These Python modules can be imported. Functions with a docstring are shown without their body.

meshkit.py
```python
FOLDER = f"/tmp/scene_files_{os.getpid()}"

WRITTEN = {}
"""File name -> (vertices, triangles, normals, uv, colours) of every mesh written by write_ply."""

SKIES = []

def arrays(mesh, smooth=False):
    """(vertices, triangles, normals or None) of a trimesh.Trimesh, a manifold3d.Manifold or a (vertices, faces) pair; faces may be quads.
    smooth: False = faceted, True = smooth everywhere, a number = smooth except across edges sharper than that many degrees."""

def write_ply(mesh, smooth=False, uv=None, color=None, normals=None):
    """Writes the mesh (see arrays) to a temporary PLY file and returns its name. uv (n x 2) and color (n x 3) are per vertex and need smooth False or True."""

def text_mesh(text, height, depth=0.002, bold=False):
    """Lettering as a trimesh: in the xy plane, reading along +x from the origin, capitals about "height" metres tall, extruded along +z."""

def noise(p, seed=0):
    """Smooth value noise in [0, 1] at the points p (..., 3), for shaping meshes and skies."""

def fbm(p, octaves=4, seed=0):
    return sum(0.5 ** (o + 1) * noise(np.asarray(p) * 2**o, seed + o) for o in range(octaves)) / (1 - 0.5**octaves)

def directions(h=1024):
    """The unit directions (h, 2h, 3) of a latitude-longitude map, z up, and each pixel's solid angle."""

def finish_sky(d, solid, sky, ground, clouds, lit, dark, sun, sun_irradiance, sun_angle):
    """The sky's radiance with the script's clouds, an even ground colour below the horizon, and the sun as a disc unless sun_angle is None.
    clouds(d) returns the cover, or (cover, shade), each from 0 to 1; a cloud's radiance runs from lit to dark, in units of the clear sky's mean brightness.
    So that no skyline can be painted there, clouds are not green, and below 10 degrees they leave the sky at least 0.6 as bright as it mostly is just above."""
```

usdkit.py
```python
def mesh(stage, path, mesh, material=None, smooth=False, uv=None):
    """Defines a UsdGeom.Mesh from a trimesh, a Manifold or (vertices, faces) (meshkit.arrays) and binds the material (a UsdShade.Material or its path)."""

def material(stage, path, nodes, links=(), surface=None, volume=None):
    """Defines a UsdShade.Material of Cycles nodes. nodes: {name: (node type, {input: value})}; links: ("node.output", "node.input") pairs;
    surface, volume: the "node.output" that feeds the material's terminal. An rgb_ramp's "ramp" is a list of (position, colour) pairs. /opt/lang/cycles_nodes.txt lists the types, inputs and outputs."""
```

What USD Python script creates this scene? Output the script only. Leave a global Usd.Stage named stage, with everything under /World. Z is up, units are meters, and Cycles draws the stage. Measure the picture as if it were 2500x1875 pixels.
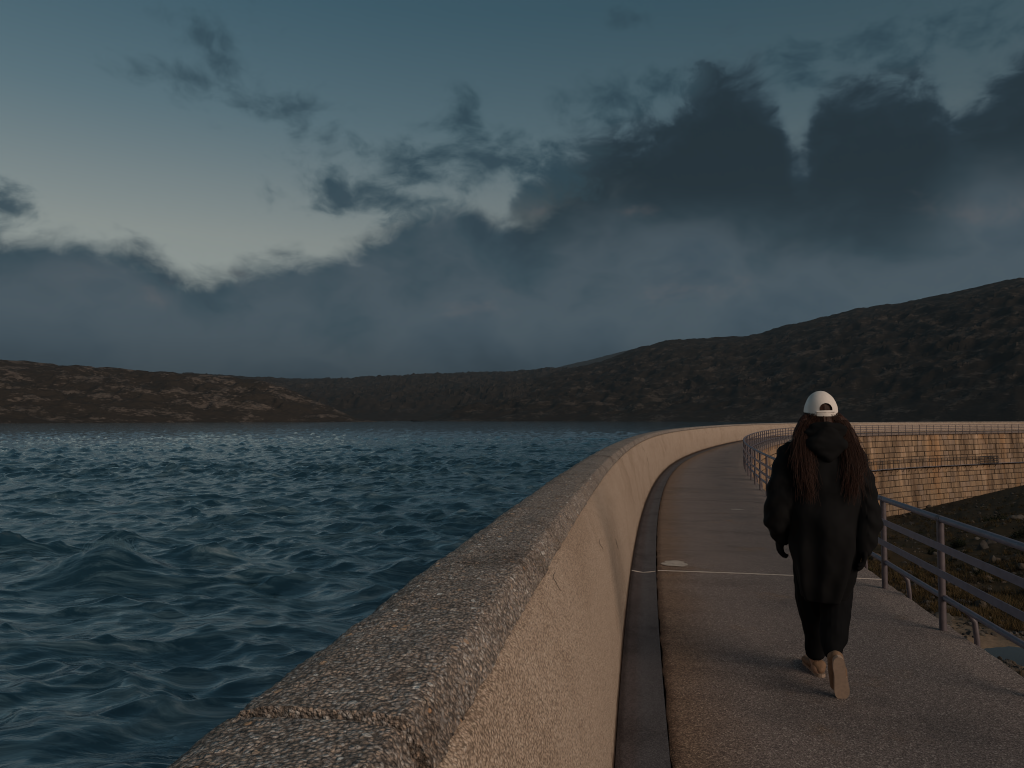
import math, random
import numpy as np, trimesh, manifold3d as m3
from scipy.spatial import cKDTree
from pxr import Usd, UsdGeom, UsdLux, UsdShade, Gf, Sdf, Vt
import usdkit, meshkit

random.seed(7); rng = np.random.default_rng(7)
stage = Usd.Stage.CreateInMemory()
UsdGeom.SetStageUpAxis(stage, UsdGeom.Tokens.z); UsdGeom.SetStageMetersPerUnit(stage, 1.0)
UsdGeom.Xform.Define(stage, '/World'); UsdGeom.Scope.Define(stage, '/World/Looks')

# ---------------------------------------------------------------- camera, sky, sun, exposure
EYE = 1.56
cam = UsdGeom.Camera.Define(stage, '/World/camera')
cam.AddTranslateOp().Set((0, 0, EYE)); cam.AddRotateXOp().Set(90 + 2.71)
cam.CreateHorizontalApertureAttr(36.0); cam.CreateVerticalApertureAttr(27.0); cam.CreateFocalLengthAttr(25.3)
cam.CreateClippingRangeAttr((0.05, 20000.0)); cam.CreateExposureAttr(0.0)
HAZE = 0.000065
SUN_AZ, SUN_EL = math.radians(140), math.radians(20)
SKY_STRENGTH, SUN_INTENSITY = 0.10, 0.54
sun = UsdLux.DistantLight.Define(stage, '/World/sun')
sun.CreateIntensityAttr(SUN_INTENSITY); sun.CreateNormalizeAttr(True); sun.CreateAngleAttr(45.0); sun.CreateColorAttr((1.0, 0.77, 0.60))
sun.AddRotateZOp().Set(180 - math.degrees(SUN_AZ)); sun.AddRotateXOp().Set(90 - math.degrees(SUN_EL))

def skymat():
    n, l = {}, []
    def N(name, kind, **k):
        n[name] = (kind, k); return name
    def L(a, b): l.append((a, b))
    N('tc', 'texture_coordinate')
    N('sep', 'separate_xyz'); L('tc.generated', 'sep.vector')
    N('az', 'math', math_type='arctan2'); L('sep.x', 'az.value1'); L('sep.y', 'az.value2')
    N('el', 'math', math_type='arcsine'); L('sep.z', 'el.value1')
    N('azd', 'math', math_type='multiply', value2=57.29578); L('az.value', 'azd.value1')
    N('eld', 'math', math_type='multiply', value2=57.29578); L('el.value', 'eld.value1')
    # turbulence, in degrees of sky
    N('ae', 'combine_xyz'); L('azd.value', 'ae.x'); L('eld.value', 'ae.y')
    N('stretch', 'vector_math', math_type='multiply', vector2=(0.16, 0.24, 1)); L('ae.vector', 'stretch.vector1')
    N('warpn', 'noise_texture', scale=0.55, detail=3.0, roughness=0.55); L('stretch.vector', 'warpn.vector')
    N('warpc', 'vector_math', math_type='subtract', vector2=(0.5, 0.5, 0.5)); L('warpn.color', 'warpc.vector1')
    N('warps', 'vector_math', math_type='scale', scale=1.3); L('warpc.vector', 'warps.vector1')
    N('nv', 'vector_math', math_type='add'); L('stretch.vector', 'nv.vector1'); L('warps.vector', 'nv.vector2')
    N('fine', 'noise_texture', scale=1.15, detail=9.0, roughness=0.58); L('nv.vector', 'fine.vector')
    N('soft', 'noise_texture', scale=0.5, detail=4.0, roughness=0.5); L('nv.vector', 'soft.vector')
    N('fc', 'math', math_type='subtract', value2=0.5); L('fine.fac', 'fc.value1')
    N('fine2', 'noise_texture', scale=2.0, detail=9.0, roughness=0.60); L('nv.vector', 'fine2.vector')
    N('fc2', 'math', math_type='subtract', value2=0.5); L('fine2.fac', 'fc2.value1')
    # clear sky
    N('sky', 'sky_texture', sky_type='single_scattering', sun_disc=False, sun_elevation=SUN_EL, sun_rotation=SUN_AZ, altitude=1600.0, air_density=1.0, aerosol_density=3.0, ozone_density=2.0)
    N('grm', 'map_range', from_min=0.0, from_max=90.0, to_min=0.0, to_max=1.0, clamp=True); L('eld.value', 'grm.value')
    N('gr', 'rgb_ramp', ramp=SKY_GRADE); L('grm.result', 'gr.fac')
    N('tint', 'mix_color', blend_type='multiply', fac=1.0, use_clamp=False); L('sky.color', 'tint.a'); L('gr.color', 'tint.b')
    # low cloud bank: its top edge as an elevation for each azimuth
    def ramp1d(name, pts, lo, hi):
        xs = np.array([p[0] for p in pts]); ys = np.array([p[1] for p in pts])
        N(name + 'm', 'map_range', from_min=-62.0, from_max=62.0, to_min=0.0, to_max=1.0, clamp=True); L('azd.value', name + 'm.value')
        tab = np.interp(np.linspace(-62, 62, 256), xs, ys)
        N(name, 'rgb_ramp', ramp=[(i / 255, ((v - lo) / (hi - lo),) * 3) for i, v in enumerate(tab)]); L(name + 'm.result', name + '.fac')
        N(name + 'o', 'map_range', from_min=0.0, from_max=1.0, to_min=float(lo), to_max=float(hi)); L(name + '.color', name + 'o.value')
        return name + 'o.result'
    b1 = ramp1d('bank', BANK, 0, 40)
    N('b1d', 'math', math_type='subtract'); L(b1, 'b1d.value1'); L('eld.value', 'b1d.value2')
    N('bnn', 'math', math_type='multiply_add', value2=0.55); L('fc2.value', 'bnn.value1'); L('fc.value', 'bnn.value3')
    N('b1n', 'math', math_type='multiply_add', value2=4.6); L('bnn.value', 'b1n.value1'); L('b1d.value', 'b1n.value3')
    N('b1s', 'map_range', range_type='smoothstep', from_min=-0.9, from_max=1.5, to_min=0.0, to_max=1.0, clamp=True); L('b1n.value', 'b1s.value')
    # bank colour: dark at the top edge, paler in the middle, dark towards the horizon
    N('bpos', 'math', math_type='divide'); L('eld.value', 'bpos.value1'); L(b1, 'bpos.value2')
    N('sfc', 'math', math_type='subtract', value2=0.5); L('soft.fac', 'sfc.value1')
    N('bpost', 'math', math_type='multiply_add', value2=0.75); L('fc.value', 'bpost.value1'); L('bpos.value', 'bpost.value3')
    N('bposn', 'math', math_type='multiply_add', value2=1.5); L('sfc.value', 'bposn.value1'); L('bpost.value', 'bposn.value3')
    N('bcol', 'rgb_ramp', ramp=BANK_COLS); L('bposn.value', 'bcol.fac')
    N('lo', 'map_range', range_type='smoothstep', from_min=0.0, from_max=8.5, to_min=0.34, to_max=1.0, clamp=True); L('eld.value', 'lo.value')
    N('bcol2', 'vector_math', math_type='scale'); L('bcol.color', 'bcol2.vector1'); L('lo.result', 'bcol2.scale')
    N('mix1', 'mix_color', blend_type='mix'); L('b1s.result', 'mix1.fac'); L('tint.result', 'mix1.a'); L('bcol2.vector', 'mix1.b')
    last = 'mix1.result'
    # a darker layer in front of it, with ragged heaped tops and a soft underside
    t2 = ramp1d('heap', HEAP_TOP, 0, 40); u2 = ramp1d('heapu', HEAP_BASE, 0, 40)
    N('t2d', 'math', math_type='subtract'); N('t2up', 'math', math_type='add', value2=0.9); L(t2, 't2up.value1'); L('t2up.value', 't2d.value1'); L('eld.value', 't2d.value2')
    N('t2n', 'math', math_type='multiply_add', value2=9.0); L('fc2.value', 't2n.value1'); L('t2d.value', 't2n.value3')
    N('t2s', 'map_range', range_type='smoothstep', from_min=-1.7, from_max=2.4, to_min=0.0, to_max=1.0, clamp=True); L('t2n.value', 't2s.value')
    N('u2d', 'math', math_type='subtract'); L('eld.value', 'u2d.value1'); L(u2, 'u2d.value2')
    N('u2n', 'math', math_type='multiply_add', value2=8.0); L('sfc.value', 'u2n.value1'); L('u2d.value', 'u2n.value3')
    N('u2s', 'map_range', range_type='smoothstep', from_min=-3.6, from_max=3.8, to_min=0.0, to_max=1.0, clamp=True); L('u2n.value', 'u2s.value')
    N('hmask', 'math', math_type='multiply'); L('t2s.result', 'hmask.value1'); L('u2s.result', 'hmask.value2')
    N('hdep', 'map_range', from_min=0.0, from_max=4.5, to_min=0.0, to_max=1.0, clamp=True); L('t2n.value', 'hdep.value')
    N('hcol', 'rgb_ramp', ramp=DARK); L('hdep.result', 'hcol.fac')
    N('hmix', 'mix_color', blend_type='mix'); L('hmask.value', 'hmix.fac'); L(last, 'hmix.a'); L('hcol.color', 'hmix.b')
    last = 'hmix.result'
    # separate clouds: groups of puffs
    for g, (puffs, amp, edge0, edge1, opacity, col) in enumerate(PUFFS):
        prev = None
        for i, (a, e, ra, re) in enumerate(puffs):
            k = f'p{g}x{i}'
            N(k + 'a', 'vector_math', math_type='subtract', vector2=(a, e, 0)); L('ae.vector', k + 'a.vector1')
            N(k + 'b', 'vector_math', math_type='multiply', vector2=(1 / ra, 1 / re, 0)); L(k + 'a.vector', k + 'b.vector1')
            N(k + 'c', 'vector_math', math_type='length'); L(k + 'b.vector', k + 'c.vector1')
            if prev:
                N(k + 'd', 'math', math_type='smoothmin', value3=0.35); L(prev, k + 'd.value1'); L(k + 'c.value', k + 'd.value2'); prev = k + 'd.value'
            else:
                prev = k + 'c.value'
        k = f'g{g}'
        N(k + 'i', 'math', math_type='subtract', value1=1.0); L(prev, k + 'i.value2')
        N(k + 'n', 'math', math_type='multiply_add', value2=float(amp)); L('fc2.value', k + 'n.value1'); L(k + 'i.value', k + 'n.value3')
        N(k + 's', 'map_range', range_type='smoothstep', from_min=float(edge0), from_max=float(edge1), to_min=0.0, to_max=float(opacity), clamp=True); L(k + 'n.value', k + 's.value')
        N(k + 'cr', 'rgb_ramp', ramp=col); L(k + 'n.value', k + 'cr.fac')
        N(k + 'm', 'mix_color', blend_type='mix'); L(k + 's.result', k + 'm.fac'); L(last, k + 'm.a'); L(k + 'cr.color', k + 'm.b')
        last = k + 'm.result'
    N('bg', 'background_shader', strength=SKY_STRENGTH); L(last, 'bg.color')
    return usdkit.material(stage, '/World/Looks/sky', n, l, surface='bg.background')

SKY_GRADE = [(0, (.98, .68, .44)), (10 / 90, (1.02, .70, .44)), (13.5 / 90, (1.14, .77, .46)), (17 / 90, (1.00, .74, .46)), (22 / 90, (.71, .67, .455)), (30 / 90, (.47, .595, .44)), (1, (.49, .60, .455))]
CU = 1.0 / SKY_STRENGTH   # cloud colours below are given as they leave the sky
def cc(r, g, b, k=1.0):
    lin = lambda c: (c / 255 / 12.92) if c < 11 else ((c / 255 + 0.055) / 1.055) ** 2.4
    return tuple(lin(c) * CU * k for c in (r, g, b))
# azimuth, elevation of the bank's top edge (degrees)
BANK = [(-180, 13), (-120, 15), (-60, 13), (-45, 13), (-35.4, 12), (-33, 12.4), (-30.2, 12.6), (-27.5, 12), (-24.4, 10.4), (-23, 10.2), (-20.6, 11.7), (-16.7, 12.6), (-14.9, 12.3), (-12.5, 13.4),
        (-9.3, 15), (-7.5, 16.1), (-5.7, 17.2), (-3.9, 17.4), (-2.0, 16.0), (1.6, 15.6), (3.5, 17.2), (6, 18.4), (10, 19), (20, 18.5), (26, 18), (35, 20), (60, 18), (120, 16), (180, 13)]
BANK_COLS = [(0.0, cc(50, 66, 77)), (0.25, cc(60, 76, 87)), (0.50, cc(70, 84, 93)), (0.62, cc(68, 82, 91)), (0.85, cc(53, 72, 82)), (1.0, cc(45, 63, 74))]
DARK = [(0.0, cc(58, 78, 89)), (0.25, cc(40, 57, 68)), (0.6, cc(33, 48, 57)), (1.0, cc(30, 44, 52))]
WISP = [(0.0, cc(62, 86, 96)), (0.5, cc(50, 74, 85)), (1.0, cc(44, 66, 78))]
WARM = [(0.0, cc(86, 94, 100)), (0.6, cc(104, 103, 105)), (1.0, cc(116, 108, 107))]
HEAP_TOP = [(-180, 6), (-2, 6), (-0.6, 15.6), (0.9, 17.9), (2.7, 20.0), (5.3, 21.1), (8.2, 21.8), (10.7, 22.3), (12.5, 23.1), (14.2, 24.7), (16.3, 25.7), (19.0, 24.9), (20.6, 22.8), (21.6, 18.4), (22.4, 18.3), (23.3, 22.4), (25.6, 23.3), (28.5, 23.2), (31.0, 22.3), (32.0, 19.7), (32.8, 20.5), (35.4, 22.2), (42, 25), (50, 20), (58, 24), (180, 24)]
HEAP_BASE = [(-180, 9), (-2, 14), (-0.6, 16.4), (0.9, 15.6), (3.5, 14.8), (10.7, 15.2), (17.6, 14.2), (24.1, 13.6), (28.5, 13.6), (30.5, 14.6), (32.6, 15.4), (35.4, 15.0), (45, 15), (180, 14)]
PUFFS = [
    ([(-31, 9.6, 4.5, 1.5), (-27.0, 8.4, 4.5, 1.6), (-20.6, 10.6, 3.0, 1.3), (33.5, 13.6, 6, 2.2), (2.4, 16.2, 2.4, 1.0), (9.5, 16.0, 3.0, 0.9), (-3, 9, 6, 2.0), (14, 10, 7, 2.0)], 3.0, 0.1, 2.2, 0.40, WARM),
    ([(-23.3, 26.6, 4.6, 2.4), (-22.5, 25.0, 2.6, 4.0), (-24.8, 23.6, 5.6, 2.0), (-18.5, 22.8, 6.0, 1.6), (-14.6, 20.8, 3.0, 3.0), (9.7, 29.2, 3.2, 1.2)], 3.4, 0.0, 1.4, 0.78, WISP),
    ([(-1.6, 20.0, 4.4, 3.0), (-4.0, 22.8, 3.0, 2.2), (-7.8, 19.4, 5.6, 2.2), (-12.6, 17.2, 5.6, 2.2), (-9, 16.8, 5, 1.4), (3.0, 19.4, 4.5, 2.6), (7.6, 24.2, 3.6, 2.0), (12, 24.4, 3.2, 1.6), (-35.5, 13.6, 2.6, 1.4), (22.4, 24.8, 3.0, 1.8), (28.0, 25.4, 4.0, 1.8), (33.4, 25.2, 3.4, 2.6)], 3.2, -0.25, 1.1, 0.92, WISP),
]
sky = UsdLux.DomeLight.Define(stage, '/World/sky')
UsdShade.MaterialBindingAPI.Apply(sky.GetPrim()).Bind(skymat())
sky.GetPrim().SetCustomDataByKey('kind', 'structure'); sky.GetPrim().SetCustomDataByKey('label', 'dusk sky with a low bank of slate blue cloud and darker ragged clouds')

# ---------------------------------------------------------------- helpers
taken = {}
def numbered(parent, name):
    k = (parent, name); i = taken.get(k, 0); taken[k] = i + 1
    return f'{parent}/{name}' + (f'_{i:03d}' if i else '')
def tag(p, label=None, cat=None, group=None, kind=None):
    p = p.GetPrim() if hasattr(p, 'GetPrim') else p
    for k, v in (('label', label), ('category', cat), ('group', group), ('kind', kind)):
        if v: p.SetCustomDataByKey(k, v)
    return p
def thing(name, label=None, cat=None, group=None, kind=None, loc=(0, 0, 0), rotz=0, parent='/World'):
    x = UsdGeom.Xform.Define(stage, numbered(parent, name))
    if any(loc): x.AddTranslateOp().Set(tuple(map(float, loc)))
    if rotz: x.AddRotateZOp().Set(float(rotz))
    return tag(x, label, cat, group, kind)
def obj(name, mesh, mat, parent='/World', smooth=False, crest=False, **k):
    parent = str(parent.GetPath()) if hasattr(parent, 'GetPath') else parent
    m = usdkit.mesh(stage, numbered(parent, name), mesh, mat, smooth)
    if crest:      # distance along the crest, distance to its right, height: for stains that follow the wall and the walkway
        v = np.array(m.GetPointsAttr().Get(), float); o, s = line_off(v[:, 0], v[:, 1])
        UsdGeom.PrimvarsAPI(m).CreatePrimvar('crest', Sdf.ValueTypeNames.Float3Array, 'vertex').Set(Vt.Vec3fArray.FromNumpy(np.stack([s, o, v[:, 2]], 1).astype(np.float32)))
    return tag(m, **k)
def tm(v, f): return trimesh.Trimesh(np.asarray(v, float), np.asarray(f), process=False)
def quads(nu, nv, wrap_v=False):
    i, j = np.meshgrid(np.arange(nu - 1), np.arange(nv if wrap_v else nv - 1), indexing='ij')
    a = i * nv + j; b = i * nv + (j + 1) % nv; c = a + nv; d = b + nv
    return np.stack([a, c, d, b], -1).reshape(-1, 4)
def tris(q): return np.vstack([q[:, [0, 1, 2]], q[:, [0, 2, 3]]])
def tube(pts, r, n=8, caps=True):
    pts = np.asarray(pts, float); r = np.broadcast_to(r, len(pts))
    t = np.gradient(pts, axis=0); t /= np.linalg.norm(t, axis=1, keepdims=True)
    u = np.cross(t, [0, 0, 1.0]); bad = np.linalg.norm(u, axis=1) < 0.05; u[bad] = np.cross(t[bad], [1.0, 0, 0])
    u /= np.linalg.norm(u, axis=1, keepdims=True); w = np.cross(t, u)
    for i in range(1, len(pts)):   # keep the frame from flipping
        if u[i] @ u[i - 1] < 0: u[i], w[i] = -u[i], -w[i]
    a = np.linspace(0, 2 * np.pi, n, endpoint=False)
    v = (pts[:, None] + r[:, None, None] * (np.cos(a)[None, :, None] * u[:, None] + np.sin(a)[None, :, None] * w[:, None])).reshape(-1, 3)
    f = tris(quads(len(pts), n, True))
    if caps:
        v = np.vstack([v, pts[0], pts[-1]]); k = len(pts) * n
        f = np.vstack([f, [[k, i, (i + 1) % n] for i in range(n)], [[k + 1, k - n + (i + 1) % n, k - n + i] for i in range(n)]])
    m = tm(v, f); m.fix_normals() if len(v) < 400 else None
    return m
def cat_(ms): return trimesh.util.concatenate(ms)
def interp_tab(x, pts): return np.interp(x, [p[0] for p in pts], [p[1] for p in pts])

# the plan of the crest: a smooth line at the foot of the parapet, by distance along it
S_ = np.linspace(-4, 175, 1800)
k_ = np.interp(S_, [-4, 6, 15, 25, 40, 55, 70, 85, 100, 130, 175], [.0052, .0050, .0056, .0087, .0040, .0080, .0165, .0185, .0030, .0060, .0060])
ds_ = S_[1] - S_[0]
a_ = np.concatenate([[0], np.cumsum((k_[1:] + k_[:-1]) / 2 * ds_)]); a_ += 0.1541 - np.interp(0, S_, a_)
am_ = (a_[1:] + a_[:-1]) / 2
X_ = np.concatenate([[0], np.cumsum(np.sin(am_) * ds_)]); Y_ = np.concatenate([[0], np.cumsum(np.cos(am_) * ds_)])
X_ += -0.0857 - np.interp(0, S_, X_); Y_ -= np.interp(0, S_, Y_)
def at(s, off, z):
    s = np.asarray(s, float); x, y, a = np.interp(s, S_, X_), np.interp(s, S_, Y_), np.interp(s, S_, a_)
    return np.stack(np.broadcast_arrays(x + np.cos(a) * off, y - np.sin(a) * off, z), -1)
tree_ = cKDTree(np.stack([X_, Y_], 1))
def line_off(x, y):
    """(signed distance to the right of the crest line, distance along it)"""
    p = np.stack([np.ravel(x), np.ravel(y)], 1); _, i = tree_.query(p)
    a = a_[i]; d = (p[:, 0] - X_[i]) * np.cos(a) - (p[:, 1] - Y_[i]) * np.sin(a)
    s = S_[i] + ((p[:, 0] - X_[i]) * np.sin(a) + (p[:, 1] - Y_[i]) * np.cos(a)).clip(-.06, .06)
    return d.reshape(np.shape(x)), s.reshape(np.shape(x))
def sweep(prof, ss):
    """a closed profile of (offset, z), anticlockwise seen along the crest, swept along it and capped"""
    prof = np.asarray(prof, float); n = len(prof)
    v = np.concatenate([at(s, prof[:, 0], prof[:, 1]) for s in ss])
    f = tris(quads(len(ss), n, True))
    from shapely.geometry import Polygon
    pv, pf = trimesh.creation.triangulate_polygon(Polygon(prof), engine='earcut')
    idx = np.array([np.argmin(((prof - q) ** 2).sum(1)) for q in pv])
    cap = idx[pf]
    m = tm(v, np.vstack([f, cap, cap[:, ::-1] + (len(ss) - 1) * n]))
    trimesh.repair.fix_normals(m)
    return m
def proj(p):
    p = np.asarray(p, float); c, s = math.cos(math.radians(2.71)), math.sin(math.radians(2.71)); dz = p[..., 2] - EYE
    dep = p[..., 1] * c + dz * s; up = -p[..., 1] * s + dz * c
    return 1250 + 1757 * p[..., 0] / dep, 937.5 - 1757 * up / dep, dep

# ---------------------------------------------------------------- materials
def mat(name, nodes, links, surface='p.BSDF', volume=None): return usdkit.material(stage, '/World/Looks/' + name, nodes, links, surface, volume)
def plain(name, col, rough=0.6, noise=0.0, scale=30.0, spec=0.3, metal=0.0, bump=0.0, bdist=0.002):
    c = np.array(col)
    n = {'g': ('geometry', {}), 'n': ('noise_texture', {'scale': scale, 'detail': 5.0, 'roughness': 0.6}),
         'r': ('rgb_ramp', {'ramp': [(0.25, tuple(c * (1 - noise))), (0.75, tuple(np.minimum(c * (1 + noise), 1)))]}),
         'p': ('principled_bsdf', {'roughness': rough, 'specular_ior_level': spec, 'metallic': metal})}
    l = [('g.position', 'n.vector'), ('n.fac', 'r.fac'), ('r.color', 'p.base_color')]
    if bump:
        n['b'] = ('bump', {'strength': bump, 'distance': bdist}); l += [('n.fac', 'b.height'), ('b.normal', 'p.normal')]
    return mat(name, n, l)
def aggregate(name, cols, pebble, stain, bump, bdist, stain_col, fine=0.35, big=None):
    """concrete with visible pebbles: cell colours, dark matrix between, broad stains"""
    n = {'g': ('geometry', {}),
         'v': ('voronoi_texture', {'feature': 'f1', 'scale': pebble, 'randomness': 1.0}),
         've': ('voronoi_texture', {'feature': 'f1', 'scale': pebble * 2.3, 'randomness': 1.0}),
         'sc': ('separate_xyz', {}), 'sc2': ('separate_xyz', {}),
         'cr': ('rgb_ramp', {'ramp': cols}), 'cr2': ('rgb_ramp', {'ramp': cols}),
         'mxf': ('mix_color', {'blend_type': 'mix', 'fac': fine}),
         'dk': ('map_range', {'range_type': 'smoothstep', 'from_min': 0.30, 'from_max': 0.85, 'to_min': 0.0, 'to_max': 0.62, 'clamp': True}),
         'mx': ('mix_color', {'blend_type': 'mix', 'b': tuple(np.array(cols[0][1]) * 0.45)}),
         'st': ('noise_texture', {'scale': 1.6, 'detail': 7.0, 'roughness': 0.65}),
         'sm': ('map_range', {'range_type': 'smoothstep', 'from_min': 0.42, 'from_max': 0.68, 'to_min': 0.0, 'to_max': stain, 'clamp': True}),
         'ms': ('mix_color', {'blend_type': 'mix', 'b': stain_col}),
         'h': ('math', {'math_type': 'subtract', 'value1': 1.0}), 'h2': ('math', {'math_type': 'subtract', 'value1': 1.0}),
         'ha': ('math', {'math_type': 'multiply_add', 'value2': 0.5}),
         'b': ('bump', {'strength': bump, 'distance': bdist}),
         'p': ('principled_bsdf', {'roughness': 0.85, 'specular_ior_level': 0.25})}
    l = [('g.position', 'v.vector'), ('g.position', 've.vector'), ('v.color', 'sc.vector'), ('ve.color', 'sc2.vector'), ('sc.x', 'cr.fac'), ('sc2.x', 'cr2.fac'),
         ('cr.color', 'mxf.a'), ('cr2.color', 'mxf.b'), ('mxf.result', 'mx.a'), ('v.distance', 'dk.value'), ('dk.result', 'mx.fac'),
         ('g.position', 'st.vector'), ('st.fac', 'sm.value'), ('sm.result', 'ms.fac'), ('mx.result', 'ms.a'), ('ms.result', 'p.base_color'),
         ('v.distance', 'h.value2'), ('ve.distance', 'h2.value2'), ('h2.value', 'ha.value1'), ('h.value', 'ha.value3'), ('ha.value', 'b.height'), ('b.normal', 'p.normal')]
    return mat(name, n, l)

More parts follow.
